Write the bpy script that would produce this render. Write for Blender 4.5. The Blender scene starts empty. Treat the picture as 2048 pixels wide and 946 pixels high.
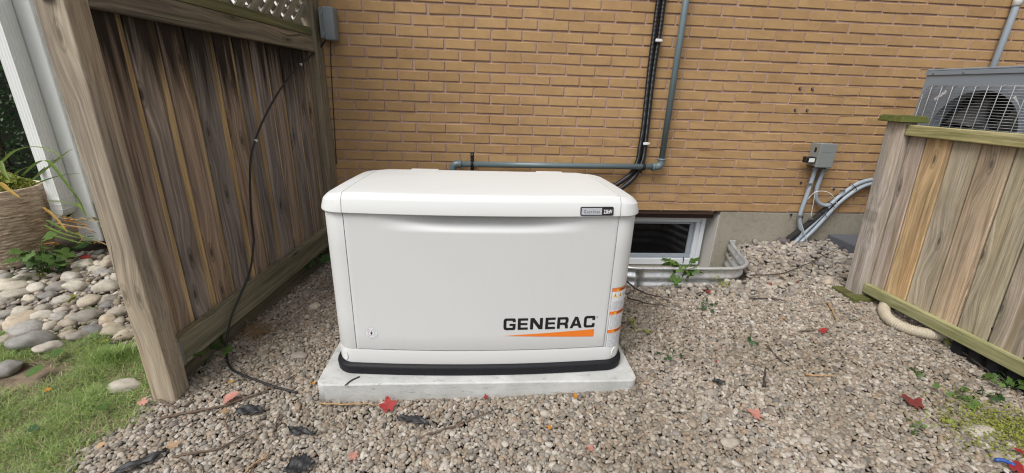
import bpy, bmesh, math, random
import numpy as np
from mathutils import Vector, Matrix, noise as mnoise

random.seed(11); RNG = np.random.default_rng(5)
S = bpy.context.scene
COL = S.collection
PI = math.pi

# ------------------------------------------------------------------ camera
F_PX, YAW, PITCH, ROLL = 841.97, 0.07306, 0.33737, 0.03379
CAM = Vector((0.9587, -2.9820, 0.8302))
fwd = Vector((math.sin(YAW)*math.cos(PITCH), math.cos(YAW)*math.cos(PITCH), -math.sin(PITCH)))
r0 = Vector((math.cos(YAW), -math.sin(YAW), 0)); u0 = r0.cross(fwd)
right = math.cos(ROLL)*r0 + math.sin(ROLL)*u0
upv = -math.sin(ROLL)*r0 + math.cos(ROLL)*u0
cd = bpy.data.cameras.new('camera'); cam = bpy.data.objects.new('camera', cd); COL.objects.link(cam)
cd.sensor_width = 36; cd.lens = F_PX/2048*36; cd.clip_start = .02; cd.clip_end = 500
cam.matrix_world = Matrix(((right.x, upv.x, -fwd.x, CAM.x), (right.y, upv.y, -fwd.y, CAM.y), (right.z, upv.z, -fwd.z, CAM.z), (0, 0, 0, 1)))
S.camera = cam

# ------------------------------------------------------------------ sky, sun, exposure (bright overcast)
SUN_EL, SUN_AZ = math.radians(54), math.radians(221)      # azimuth clockwise from +Y: behind the camera, to its left
wd = bpy.data.worlds.new('World'); S.world = wd; wd.use_nodes = True
nt = wd.node_tree; nt.nodes.clear()
sky = nt.nodes.new('ShaderNodeTexSky'); sky.sky_type = 'NISHITA'; sky.sun_disc = False
sky.sun_elevation = SUN_EL; sky.sun_rotation = SUN_AZ; sky.air_density = 1.0; sky.dust_density = 4.0
hs = nt.nodes.new('ShaderNodeHueSaturation'); hs.inputs['Saturation'].default_value = .20
bg = nt.nodes.new('ShaderNodeBackground'); bg.inputs['Strength'].default_value = .115
wo = nt.nodes.new('ShaderNodeOutputWorld')
nt.links.new(sky.outputs[0], hs.inputs['Color']); nt.links.new(hs.outputs[0], bg.inputs['Color']); nt.links.new(bg.outputs[0], wo.inputs['Surface'])
sl = bpy.data.lights.new('sun', 'SUN'); sl.energy = 1.5; sl.angle = math.radians(30); sl.color = (1, .975, .945)
so = bpy.data.objects.new('sun', sl); COL.objects.link(so)
sdir = Vector((math.sin(SUN_AZ)*math.cos(SUN_EL), math.cos(SUN_AZ)*math.cos(SUN_EL), math.sin(SUN_EL)))
so.rotation_euler = sdir.to_track_quat('Z', 'Y').to_euler(); so.location = (0, -6, 8)
vs = S.view_settings; vs.view_transform = 'Standard'; vs.look = 'None'; vs.gamma = 1; vs.use_curve_mapping = False
vs.exposure = 0.52

# ------------------------------------------------------------------ helpers
def at(px, py, ax, val):
    """the point of the place seen at a spot of the photograph, on the plane x/y/z = val"""
    d = fwd + (px-1024)/F_PX*right + (473-py)/F_PX*upv
    return CAM + d*((val-CAM[ax])/d[ax])
X, Y, Z = 0, 1, 2
def proj(p):
    d = Vector(p)-CAM; z = d.dot(fwd)
    return 1024+F_PX*d.dot(right)/z, 473-F_PX*d.dot(upv)/z, z
def sm(a, b, x):
    t = np.clip((np.asarray(x, float)-a)/(b-a), 0, 1); return t*t*(3-2*t)
def ground(x, y):
    x = np.asarray(x, float); y = np.asarray(y, float)
    z = -.43 + np.where(x > .96, .048, .01)*(np.clip(x, -3, 4)-.96) + .05*(np.clip(y, -3, .3)+1.5)
    z = z - .035*sm(.28, .0, np.abs(x-2.25)-.55)*sm(-.95, -.6, y)
    return z + .055*sm(-.35, -.8, x)*sm(-1.0, 0, y)
def gz(x, y): return float(ground(x, y))
def gat(px, py, lift=0.0):
    z = -.42
    for _ in range(8):
        p = at(px, py, Z, z+lift); z = gz(p.x, p.y)
    return Vector((p.x, p.y, z+lift))

WL = {}
def tag(o, label=None, cat=None, group=None, kind=None):
    if label: o['label'] = label
    if cat: o['category'] = cat
    if group: o['group'] = group
    if kind: o['kind'] = kind
    return o
def put(o, parent=None, org=(0, 0, 0)):
    COL.objects.link(o); org = Vector(org); WL[o.name] = org
    if parent is not None:
        o.parent = parent; o.location = org-WL[parent.name]
    else: o.location = org
    return o
def thing(name, label, cat, org=(0, 0, 0), group=None):
    o = bpy.data.objects.new(name, None); o.empty_display_size = .05
    put(o, None, org); return tag(o, label, cat, group)
def mesh_obj(name, V, Fc, mat, parent=None, org=None, smooth=False, grain=None):
    V = [Vector(v) for v in V]
    if org is None:
        if parent is not None: org = WL[parent.name]
        else:
            a = np.array([tuple(v) for v in V]); org = Vector((a[:, 0].mean(), a[:, 1].mean(), a[:, 2].min()))
    org = Vector(org)
    me = bpy.data.meshes.new(name); me.from_pydata([v-org for v in V], [], Fc)
    if mat: me.materials.append(mat)
    if smooth: me.polygons.foreach_set('use_smooth', [True]*len(me.polygons))
    if grain is not None:
        a = me.attributes.new('grain', 'FLOAT_VECTOR', 'POINT'); a.data.foreach_set('vector', np.asarray(grain, np.float32).ravel())
    me.validate(); me.update()
    return put(bpy.data.objects.new(name, me), parent, org)
def bm_obj(name, bm, mat, parent=None, org=None, smooth=False):
    bm.verts.index_update()
    V = [v.co.copy() for v in bm.verts]; Fc = [[v.index for v in f.verts] for f in bm.faces]; bm.free()
    return mesh_obj(name, V, Fc, mat, parent, org, smooth)
def bbox_bm(a, b, bevel=0, seg=1, bm=None):
    own = bm or bmesh.new()
    m = Matrix.Translation((Vector(a)+Vector(b))/2) @ Matrix.Diagonal((*[abs(b[i]-a[i]) for i in range(3)], 1))
    r = bmesh.ops.create_cube(own, size=1, matrix=m)
    if bevel:
        es = list({e for v in r['verts'] for e in v.link_edges})
        bmesh.ops.bevel(own, geom=es, offset=bevel, segments=seg, affect='EDGES', profile=.5)
    return own
def box(name, a, b, mat, parent=None, bevel=.002, seg=1, org=None):
    return bm_obj(name, bbox_bm(a, b, bevel, seg), mat, parent, org)
def beam(name, p0, p1, wv, tv, mat, parent=None, bevel=.003, color=None, sub=1):
    """timber from p0 to p1 (bottom centre line), wv/tv full width and thickness vectors; carries grain coordinates"""
    p0, p1, wv, tv = map(Vector, (p0, p1, wv, tv)); ax = (p1-p0); L = ax.length; ax.normalize()
    bm = bmesh.new(); W, T = wv.length, tv.length
    bmesh.ops.create_cube(bm, size=1, matrix=Matrix.Diagonal((W, T, L, 1)))
    bmesh.ops.bevel(bm, geom=bm.edges[:], offset=bevel, segments=2, affect='EDGES', profile=.5)
    wn, tn = wv.normalized(), tv.normalized(); seed = Vector((random.uniform(0, 40), random.uniform(0, 40), random.uniform(0, 40)))
    V, G = [], []
    for v in bm.verts:
        c = v.co; V.append((p0+p1)/2 + wn*c.x + tn*c.y + ax*c.z); G.append(tuple(c+seed))
    Fc = [[v.index for v in f.verts] for f in bm.faces]; bm.free()
    o = mesh_obj(name, V, Fc, mat, parent, None, grain=G)
    if color: o.color = (*color, 1)
    return o
def spline(P, n=8):
    P = [Vector(p) for p in P]
    if len(P) < 3: return P
    Q = [P[0]*2-P[1]]+P+[P[-1]*2-P[-2]]; out = []
    for i in range(1, len(Q)-2):
        for k in range(n):
            t = k/n; a, b, c, d = Q[i-1:i+3]
            out.append(.5*((2*b)+(c-a)*t+(2*a-5*b+4*c-d)*t*t+(3*b-a-3*c+d)*t**3))
    out.append(P[-1]); return out
def tube_geo(P, rad, seg=10, cap=True):
    P = [Vector(p) for p in P]; n = len(P); V, Fc = [], []
    R = rad if hasattr(rad, '__len__') else [rad]*n
    t = (P[1]-P[0]).normalized(); ref = Vector((0, 0, 1)) if abs(t.z) < .9 else Vector((1, 0, 0))
    a = t.cross(ref).normalized()
    for i in range(n):
        t2 = (P[min(i+1, n-1)]-P[max(i-1, 0)])
        if t2.length > 1e-9: t = t2.normalized()
        a = (a-t*a.dot(t)).normalized(); b = t.cross(a)
        for k in range(seg):
            th = 2*PI*k/seg; V.append(P[i]+(a*math.cos(th)+b*math.sin(th))*R[i])
    for i in range(n-1):
        for k in range(seg):
            k2 = (k+1) % seg; Fc.append([i*seg+k, i*seg+k2, (i+1)*seg+k2, (i+1)*seg+k])
    if cap: Fc += [list(range(seg))[::-1], list(range((n-1)*seg, n*seg))]
    return V, Fc
def tube(name, P, rad, mat, parent=None, seg=10, org=None):
    V, Fc = tube_geo(P, rad, seg); return mesh_obj(name, V, Fc, mat, parent, org, smooth=True)
def resample(P, step):
    out = [P[0]]; acc = 0
    for a, b in zip(P[:-1], P[1:]):
        L = (b-a).length; d = step-acc
        while d <= L: out.append(a.lerp(b, d/L)); d += step
        acc = (acc+L) % step
    return out
def corrugated(name, P, rad, amp, pitch, mat, parent=None, seg=12):
    Q = resample(P, pitch/4); R = [rad+amp*(1, .35, -1, .35)[i % 4] for i in range(len(Q))]
    V, Fc = tube_geo(Q, R, seg); return mesh_obj(name, V, Fc, mat, parent, None, smooth=True)
def np_mesh(name, V, Fq, mat, parent=None, kind='stuff', tint=None):
    """big mesh from arrays: V (n,3), Fq (m,k)"""
    me = bpy.data.meshes.new(name); V = np.asarray(V, np.float32); Fq = np.asarray(Fq, np.int32)
    me.vertices.add(len(V)); me.vertices.foreach_set('co', V.ravel())
    m, k = Fq.shape; me.loops.add(m*k); me.loops.foreach_set('vertex_index', Fq.ravel())
    me.polygons.add(m); me.polygons.foreach_set('loop_start', np.arange(m, dtype=np.int32)*k); me.polygons.foreach_set('loop_total', np.full(m, k, np.int32))
    if tint is not None:
        a = me.attributes.new('tint', 'FLOAT', 'POINT'); a.data.foreach_set('value', np.asarray(tint, np.float32))
    me.materials.append(mat); me.update(calc_edges=True); me.validate()
    o = bpy.data.objects.new(name, me); put(o, parent, (0, 0, 0) if parent is None else WL[parent.name])
    if parent is not None:
        me.transform(Matrix.Translation(-WL[parent.name]))
    if kind: o['kind'] = kind
    return o

# ------------------------------------------------------------------ materials
class NT:
    def __init__(s, name):
        s.m = bpy.data.materials.new(name); s.m.use_nodes = True; s.t = s.m.node_tree; s.b = s.t.nodes['Principled BSDF']
    def n(s, typ, **kw):
        nd = s.t.nodes.new(typ)
        for k, v in kw.items():
            if k.startswith('i_'): nd.inputs[k[2:].replace('_', ' ')].default_value = v
            else: setattr(nd, k, v)
        return nd
    def l(s, a, b): s.t.links.new(a, b)
    def noise(s, vec, scale, detail=3, rough=.55, dist=0):
        nd = s.n('ShaderNodeTexNoise'); nd.inputs['Scale'].default_value = scale; nd.inputs['Detail'].default_value = detail
        nd.inputs['Roughness'].default_value = rough; nd.inputs['Distortion'].default_value = dist
        if vec is not None: s.l(vec, nd.inputs['Vector'])
        return nd.outputs['Fac']
    def ramp(s, fac, stops, interp='LINEAR'):
        nd = s.n('ShaderNodeValToRGB'); cr = nd.color_ramp; cr.interpolation = interp
        while len(cr.elements) < len(stops): cr.elements.new(.5)
        for e, (p, c) in zip(cr.elements, stops): e.position = p; e.color = (*c, 1) if hasattr(c, '__len__') else (c, c, c, 1)
        s.l(fac, nd.inputs[0]); return nd.outputs[0]
    def mix(s, fac, a, b, mode='MIX'):
        nd = s.n('ShaderNodeMix', data_type='RGBA', blend_type=mode)
        for sock, v in ((nd.inputs[0], fac), (nd.inputs[6], a), (nd.inputs[7], b)):
            if hasattr(v, 'is_output'): s.l(v, sock)
            elif hasattr(v, '__len__'): sock.default_value = (*v[:3], 1)
            else: sock.default_value = v
        return nd.outputs[2]
    def math(s, op, a, b=0.0):
        nd = s.n('ShaderNodeMath', operation=op)
        for sock, v in ((nd.inputs[0], a), (nd.inputs[1], b)):
            if hasattr(v, 'is_output'): s.l(v, sock)
            else: sock.default_value = v
        return nd.outputs[0]
    def maprange(s, v, a, b, c=0.0, d=1.0):
        nd = s.n('ShaderNodeMapRange'); s.l(v, nd.inputs[0])
        for i, x in enumerate((a, b, c, d)): nd.inputs[i+1].default_value = x
        return nd.outputs[0]
    def mapping(s, vec, scale, loc=(0, 0, 0)):
        nd = s.n('ShaderNodeMapping'); s.l(vec, nd.inputs[0]); nd.inputs['Scale'].default_value = scale; nd.inputs['Location'].default_value = loc
        return nd.outputs[0]
    def bump(s, h, strength, dist):
        nd = s.n('ShaderNodeBump'); nd.inputs['Strength'].default_value = strength; nd.inputs['Distance'].default_value = dist
        s.l(h, nd.inputs['Height']); s.l(nd.outputs[0], s.b.inputs['Normal'])
    def obj(s): return s.n('ShaderNodeTexCoord').outputs['Object']
    def pos(s): return s.n('ShaderNodeNewGeometry').outputs['Position']
    def base(s, c, rough=None, metal=None, spec=None):
        if hasattr(c, 'is_output'): s.l(c, s.b.inputs['Base Color'])
        else: s.b.inputs['Base Color'].default_value = (*c, 1)
        if rough is not None:
            if hasattr(rough, 'is_output'): s.l(rough, s.b.inputs['Roughness'])
            else: s.b.inputs['Roughness'].default_value = rough
        if metal is not None: s.b.inputs['Metallic'].default_value = metal
        if spec is not None: s.b.inputs['Specular IOR Level'].default_value = spec
        return s.m
def plain(name, c, rough=.5, metal=0, spec=.5, var=.12, scale=30, bump=0, bscale=200, bdist=.001):
    t = NT(name); f = t.noise(t.pos(), scale, 4)
    col = t.mix(f, tuple(x*(1-var) for x in c), tuple(min(1, x*(1+var)) for x in c))
    if bump: t.bump(t.noise(t.pos(), bscale, 3), bump, bdist)
    return t.base(col, rough, metal, spec)

def brick_material(name, island):
    t = NT(name); p = t.pos()
    if island: rnd = t.n('ShaderNodeNewGeometry').outputs['Random Per Island']
    else: rnd = t.n('ShaderNodeObjectInfo').outputs['Random']
    col = t.ramp(rnd, [(0, (.365, .228, .107)), (.2, (.405, .257, .122)), (.5, (.415, .266, .126)), (.8, (.395, .246, .120)), (1, (.432, .280, .134))])
    sp = t.noise(p, 420, 4, .7)
    col = t.mix(1, col, t.ramp(sp, [(.25, .80), (.5, 1.0), (.75, 1.14)]), 'MULTIPLY')
    cl = t.noise(p, 16, 5, .65)
    col = t.mix(1, col, t.ramp(cl, [(.3, (.88, .88, .90)), (.55, (1, 1, 1)), (.8, (1.06, 1.04, 1))]), 'MULTIPLY')
    big = t.noise(p, 2.2, 3)
    col = t.mix(1, col, t.ramp(big, [(.3, (.88, .86, .84)), (.65, (1.05, 1.05, 1.05))]), 'MULTIPLY')
    eff = t.math('MULTIPLY', t.math('GREATER_THAN', t.noise(p, 60, 3), .72), .25)
    col = t.mix(eff, col, (.55, .45, .33))
    mp = t.mapping(p, (90, 90, 420)); strk = t.noise(mp, 1, 3)
    h = t.math('ADD', t.math('MULTIPLY', sp, .8), t.math('MULTIPLY', strk, .5))
    t.bump(h, .55, .0016)
    return t.base(col, .88, 0, .25)
M_BRICK = brick_material('brick_face', False); M_BRICKS = brick_material('brick_face_far', True)
def mortar():
    t = NT('mortar'); p = t.pos(); n1 = t.noise(p, 220, 4); n2 = t.noise(p, 9, 3)
    c = t.mix(n1, (.34, .232, .185), (.475, .34, .28)); c = t.mix(t.ramp(n2, [(.35, 0), (.7, 1)]), c, t.mix(.4, c, (.36, .22, .17)))
    t.bump(n1, .6, .002); return t.base(c, .95, 0, .2)
M_MORTAR = mortar()
def stucco():
    t = NT('foundation_stucco'); p = t.pos(); n1 = t.noise(p, 140, 4, .6); n2 = t.noise(p, 3.5, 4); n3 = t.noise(p, 22, 3)
    c = t.mix(n1, (.235, .212, .165), (.35, .325, .265)); c = t.mix(t.ramp(n2, [(.4, 0), (.75, .6)]), c, (.36, .33, .27))
    c = t.mix(t.ramp(n3, [(.3, .35), (.5, 0)]), c, (.17, .14, .10))
    t.bump(n1, .9, .006); return t.base(c, .95, 0, .15)
M_STUCCO = stucco()
def reveal_mat():
    t = NT('window_reveal_concrete'); p = t.pos(); n = t.noise(t.mapping(p, (14, 14, 3)), 1, 4); n2 = t.noise(p, 160, 3)
    c = t.mix(n, (.36, .345, .31), (.60, .585, .55)); t.bump(n2, .4, .002); return t.base(c, .9, 0, .2)
M_REVEAL = reveal_mat()

def wood(name, dark, mid, light, moss=0.0, stain=0.0, knots=1.0, fresh=0.0):
    """weathered timber; 'grain' = (across, thick, along) in metres, object colour tints the board"""
    t = NT(name); g = t.n('ShaderNodeAttribute', attribute_name='grain').outputs['Vector']
    gs = t.n('ShaderNodeSeparateXYZ'); t.l(t.mapping(g, (6.2, 6.2, 1.75)), gs.inputs[0]); gc = t.n('ShaderNodeCombineXYZ'); t.l(gs.outputs[0], gc.inputs[0]); t.l(gs.outputs[2], gc.inputs[1])
    vor = t.n('ShaderNodeTexVoronoi', voronoi_dimensions='2D', feature='F1'); t.l(gc.outputs[0], vor.inputs['Vector']); vor.inputs['Scale'].default_value = 1.0
    kd = vor.outputs['Distance']
    warp = t.math('MULTIPLY', t.ramp(kd, [(.0, 1), (.35, 0)]), .032*knots)
    wv = t.n('ShaderNodeCombineXYZ'); t.l(warp, wv.inputs[0])
    gv = t.n('ShaderNodeVectorMath', operation='ADD'); t.l(g, gv.inputs[0]); t.l(wv.outputs[0], gv.inputs[1]); gv = gv.outputs[0]
    fine = t.noise(t.mapping(gv, (330, 330, 7)), 1, 4, .6, .4)
    band = t.noise(t.mapping(gv, (55, 55, 1.6)), 1, 3, .55, .9)
    blot = t.noise(t.mapping(g, (9, 9, 1.3)), 1, 4, .6)
    c = t.ramp(band, [(.28, dark), (.5, mid), (.72, light)])
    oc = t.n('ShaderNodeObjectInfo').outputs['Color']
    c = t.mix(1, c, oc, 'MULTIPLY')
    c = t.mix(1, c, t.ramp(fine, [(.2, .55), (.5, 1), (.8, 1.22)]), 'MULTIPLY')
    c = t.mix(1, c, t.ramp(blot, [(.25, (.62, .63, .68)), (.5, (1, 1, 1)), (.78, (1.22, 1.12, 1.0))]), 'MULTIPLY')
    if fresh:
        fr = t.noise(t.mapping(gv, (21, 21, .75), (3, 7, 1)), 1, 4, .62, .7)
        c = t.mix(t.math('MULTIPLY', t.ramp(fr, [(.55, 0), (.68, 1)]), fresh), c, t.mix(fine, (.17, .105, .045), (.40, .27, .135)))
    crack = t.noise(t.mapping(gv, (120, 120, 1.1), (5, 2, 9)), 1, 2, .5, .5)
    c = t.mix(t.ramp(crack, [(.69, 0), (.74, .75)]), c, tuple(x*.22 for x in dark))
    kn = t.math('MULTIPLY', t.ramp(kd, [(.025, 1), (.055, .25), (.08, .5), (.10, 0)]), .85*knots)
    c = t.mix(kn, c, tuple(x*.35 for x in dark))
    if stain:                                        # mildew running from under the top rail
        at_ = t.n('ShaderNodeAttribute', attribute_name='height').outputs['Fac']
        ms = t.math('ADD', at_, t.math('MULTIPLY', t.noise(t.mapping(g, (26, 26, 1.0)), 1, 3, .6, .5), -.62))
        c = t.mix(t.math('MULTIPLY', t.ramp(ms, [(.45, 0), (.64, 1)]), stain), c, (.018, .014, .011))
    if moss:
        mp = t.noise(t.mapping(g, (30, 30, 5)), 1, 5, .65)
        c = t.mix(t.math('MULTIPLY', t.ramp(mp, [(.38, 0), (.62, 1)]), moss), c, (.095, .115, .026))
    h = t.math('ADD', fine, t.math('MULTIPLY', crack, -.6)); t.bump(h, .5, .0022)
    return t.base(c, .85, 0, .2)
M_WOODL = wood('weathered_fence_board', (.14, .117, .098), (.285, .240, .200), (.46, .395, .325), stain=.96, fresh=.45)
M_WOODT = wood('unweathered_tongue', (.28, .19, .095), (.48, .34, .17), (.62, .46, .26), stain=.92, knots=.5)
M_RAILL = wood('weathered_rail', (.115, .098, .078), (.20, .174, .138), (.31, .27, .21), moss=.16)
M_RAILM = wood('mossy_rail', (.080, .078, .048), (.15, .146, .09), (.25, .24, .15), moss=.42)
M_POST = wood('pale_post', (.24, .195, .14), (.38, .315, .235), (.50, .43, .335), moss=.05, knots=.8)
M_WOODR = wood('grey_fence_board', (.25, .21, .18), (.43, .375, .32), (.57, .51, .44), moss=.22, fresh=.42)
M_RAILR = wood('green_rail', (.22, .215, .115), (.35, .34, .19), (.46, .43, .27), moss=.42, knots=.6)
M_CAP = wood('mossy_cap', (.05, .055, .018), (.085, .09, .028), (.15, .145, .06), moss=.7)
M_LATT = wood('lattice_wood', (.17, .15, .12), (.29, .26, .21), (.42, .38, .31), moss=.25)

def gen_paint():
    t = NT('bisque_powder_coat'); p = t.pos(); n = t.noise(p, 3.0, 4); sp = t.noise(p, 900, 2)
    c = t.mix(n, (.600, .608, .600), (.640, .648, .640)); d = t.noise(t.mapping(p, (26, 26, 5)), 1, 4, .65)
    c = t.mix(t.ramp(d, [(.60, 0), (.85, .10)]), c, (.42, .40, .36)); t.bump(sp, .06, .0004)
    return t.base(c, t.ramp(n, [(.3, .36), (.7, .44)]), 0, .4)
M_GEN = gen_paint()
def lid_paint():
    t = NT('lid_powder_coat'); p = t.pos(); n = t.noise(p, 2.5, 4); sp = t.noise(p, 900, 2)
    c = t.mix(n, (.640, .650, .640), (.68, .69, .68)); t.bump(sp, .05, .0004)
    d = t.noise(p, 55, 5, .7); c = t.mix(t.ramp(d, [(.62, 0), (.80, .12)]), c, (.45, .43, .38))
    return t.base(c, .46, 0, .3)
M_LID = lid_paint()
M_GAP = plain('dark_gap', (.03, .03, .03), .8)
M_BLK = plain('black_plastic', (.011, .0115, .014), .58, spec=.25, var=.35, scale=24, bump=.2, bscale=300)
M_INK = plain('black_vinyl', (.010, .010, .011), .45)
M_ORANGE = plain('orange_vinyl', (.80, .20, .022), .45, var=.04)
M_WARN = plain('label_orange', (.78, .19, .025), .45, var=.05)
M_LABEL = plain('label_white', (.70, .71, .73), .4, var=.03)
M_GREYTXT = plain('label_grey_print', (.30, .31, .34), .5)
M_YELLOW = plain('warning_yellow', (.72, .50, .03), .45)
M_SILVER = plain('badge_silver', (.50, .52, .55), .35, metal=.3, var=.04)
M_WHITEINK = plain('white_print', (.8, .8, .8), .5, var=.02)
M_PINK = plain('sticker_pink', (.48, .25, .28), .5)
def concrete():
    t = NT('pad_concrete'); p = t.pos(); n = t.noise(p, 7, 5, .6); f = t.noise(p, 120, 4, .65); s = t.noise(t.mapping(p, (16, 40, 60)), 1, 5, .7)
    c = t.mix(t.ramp(n, [(.3, 0), (.7, 1)]), (.39, .395, .38), (.56, .565, .55)); c = t.mix(t.ramp(s, [(.57, 0), (.68, .7)]), c, (.25, .24, .215))
    c = t.mix(t.ramp(f, [(.20, .6), (.30, 0)]), c, (.20, .19, .17))
    z = t.n('ShaderNodeSeparateXYZ'); t.l(p, z.inputs[0])
    low = t.math('MULTIPLY', t.maprange(z.outputs[2], -.395, -.44), t.noise(p, 35, 4))
    c = t.mix(t.math('MULTIPLY', low, .7), c, (.28, .24, .19))
    t.bump(t.math('ADD', f, t.math('MULTIPLY', s, .6)), .6, .003); return t.base(c, .85, 0, .25)
M_PAD = concrete()
M_PIPE = plain('grey_pipe_paint', (.125, .165, .178), .30, var=.10, scale=14, bump=.1, bscale=250)
M_COND = plain('grey_pvc_conduit', (.31, .36, .41), .42, var=.08, scale=14)
M_FLEX = plain('black_flex_conduit', (.012, .012, .014), .3)
M_CABLE = plain('black_cable', (.012, .012, .013), .5)
M_FOAM = plain('black_pipe_insulation', (.020, .018, .018), .9, bump=.6, bscale=90, bdist=.004)
M_WHITEP = plain('white_plastic', (.72, .72, .70), .45, var=.05)
M_BOX = plain('grey_enclosure_paint', (.22, .235, .225), .45, var=.07, scale=9)
M_UTIL = plain('utility_grey_plastic', (.20, .225, .235), .5, var=.07, scale=9)
M_ZINC = plain('zinc_screw', (.35, .36, .36), .4, metal=.8)
def galv():
    t = NT('galvanised_steel'); p = t.pos(); v = t.n('ShaderNodeTexVoronoi'); t.l(p, v.inputs['Vector']); v.inputs['Scale'].default_value = 45
    n = t.noise(p, 12, 4); c = t.mix(v.outputs['Distance'], (.62, .64, .65), (.78, .80, .81)); c = t.mix(t.ramp(n, [(.5, 0), (.8, .5)]), c, (.25, .24, .22))
    return t.base(c, t.ramp(n, [(.3, .26), (.8, .45)]), .65)
M_GALV = galv()
M_VINYL = plain('white_window_vinyl', (.60, .63, .66), .4, var=.05, scale=8)
M_SASH = plain('grey_sash', (.30, .34, .38), .35, var=.08, scale=10)
M_GLASS = NT('dark_window_glass').base((.006, .006, .007), .04, 0, .55)
M_LINTEL = plain('brown_lintel', (.055, .028, .018), .7, var=.4, scale=16)
M_ALUM = plain('white_aluminium', (.74, .76, .75), .42, var=.05, scale=6)
M_AC = plain('heat_pump_grey', (.215, .250, .290), .45, var=.06, scale=8)
M_ACDK = plain('heat_pump_cavity', (.020, .021, .023), .7)
M_FAN = plain('fan_blade_grey', (.095, .10, .098), .5, var=.1)
M_WIRE = plain('grille_wire', (.30, .31, .32), .4, metal=.3)
M_HOSE = plain('cream_hose', (.42, .37, .28), .6, var=.25, scale=22)
M_SLATE = plain('grey_pad_plastic', (.105, .11, .13), .6, var=.12, scale=10)

def soil():
    t = NT('soil'); p = t.pos(); n = t.noise(p, 6, 5, .65); f = t.noise(p, 90, 5, .7)
    c = t.mix(f, (.035, .027, .020), (.095, .074, .055)); c = t.mix(t.ramp(n, [(.45, 0), (.7, .6)]), c, (.12, .094, .068))
    t.bump(f, .9, .012); return t.base(c, .95, 0, .15)
M_SOIL = soil()
def drysoil():
    t = NT('dry_soil'); p = t.pos(); n = t.noise(p, 10, 5, .65); f = t.noise(p, 70, 5, .7)
    c = t.mix(f, (.13, .098, .066), (.33, .26, .185)); c = t.mix(t.ramp(n, [(.40, 0), (.62, .75)]), c, (.085, .063, .043))
    t.bump(f, .8, .010); return t.base(c, .95, 0, .15)
M_DRY = drysoil()
def pebble_mat(name, stops, gain=1.0, obj=False):
    t = NT(name); rnd = t.n('ShaderNodeObjectInfo').outputs['Random']
    c = t.ramp(rnd, [(i/(len(stops)-1), tuple(x*gain for x in s)) for i, s in enumerate(stops)])
    p = t.pos(); n = t.noise(p, 130 if not obj else 45, 4, .65); c = t.mix(1, c, t.ramp(n, [(.25, .70), (.5, 1.0), (.78, 1.22)]), 'MULTIPLY')
    b = t.noise(p, 1.7, 3); c = t.mix(1, c, t.ramp(b, [(.35, (.80, .77, .72)), (.65, (1.06, 1.05, 1.04))]), 'MULTIPLY')
    t.bump(t.noise(p, 500 if not obj else 160, 3), .25, .0008 if not obj else .003); return t.base(c, .72, 0, .35)
PEA = [(.30, .262, .213), (.44, .415, .365), (.225, .205, .178), (.385, .345, .287), (.53, .51, .465), (.285, .275, .255), (.345, .285, .222), (.165, .16, .153), (.42, .385, .33), (.62, .60, .565), (.31, .30, .285), (.40, .315, .245), (.48, .45, .40)]
M_PEA = pebble_mat('pea_gravel_stone', [(r*1.03, g*.985, b*.94) for r, g, b in PEA], .74)
M_COARSE = pebble_mat('coarse_gravel_stone', [(.42, .37, .30), (.30, .27, .24), (.55, .50, .43), (.21, .19, .185), (.46, .38, .29), (.62, .57, .50), (.33, .28, .235), (.40, .37, .34)], .66)
M_RIVER = pebble_mat('river_stone', [(.42, .38, .30), (.24, .235, .225), (.52, .48, .40), (.35, .32, .27), (.56, .53, .46), (.20, .20, .205), (.46, .385, .29), (.38, .36, .32), (.53, .44, .34)], 1.0, True)
def leafy(name, a, b, rough=.5, trans=.25):
    t = NT(name); rnd = t.n('ShaderNodeObjectInfo').outputs['Random']; isl = t.n('ShaderNodeNewGeometry').outputs['Random Per Island']
    f = t.math('FRACT', t.math('ADD', rnd, isl)); c = t.mix(f, a, b)
    n = t.noise(t.pos(), 60, 3); c = t.mix(1, c, t.ramp(n, [(.3, .8), (.7, 1.15)]), 'MULTIPLY')
    t.base(c, rough, 0, .35); t.b.inputs['Transmission Weight'].default_value = 0
    tr = t.n('ShaderNodeBsdfTranslucent'); t.l(c, tr.inputs[0]); mx = t.n('ShaderNodeMixShader'); mx.inputs[0].default_value = trans
    out = t.t.nodes['Material Output']; t.l(t.b.outputs[0], mx.inputs[1]); t.l(tr.outputs[0], mx.inputs[2]); t.l(mx.outputs[0], out.inputs[0])
    return t.m
M_GRASS = leafy('grass_blade', (.11, .225, .045), (.38, .48, .15))
M_STRAW = leafy('dry_thatch', (.38, .33, .18), (.56, .50, .33))
M_LEAF = leafy('fresh_leaf', (.065, .125, .028), (.115, .195, .045))
M_LEAFD = leafy('dark_green_leaf', (.025, .065, .020), (.05, .11, .035))  # deeper green than the fresh leaf
M_LEAFY = leafy('yellow_green_leaf', (.22, .26, .045), (.30, .32, .07))
M_STRAP = leafy('daylily_leaf', (.12, .20, .04), (.24, .32, .08))
M_STRAPY = leafy('yellowing_leaf', (.42, .33, .07), (.46, .28, .07))
M_HEDGE = leafy('hedge_leaf', (.012, .035, .012), (.050, .105, .030), .45, .2)
M_RED = leafy('red_leaf', (.27, .022, .024), (.40, .05, .045), .55)
M_PINKL = leafy('pink_leaf', (.50, .21, .17), (.58, .28, .22), .6)
M_MAROON = leafy('maroon_leaf', (.16, .03, .028), (.22, .045, .04), .6)
M_TANL = leafy('tan_leaf', (.42, .27, .15), (.50, .34, .21), .7)
M_ORL = leafy('orange_leaf', (.55, .22, .03), (.60, .30, .05), .6)
M_TWIG = plain('twig_bark', (.125, .088, .062), .9, var=.4, scale=70, bump=.6, bscale=180)
M_TWIGL = plain('pale_twig', (.34, .215, .105), .8, var=.3, scale=60)
M_TWIGD = plain('dark_twig', (.045, .034, .028), .9, var=.3, scale=60)
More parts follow.
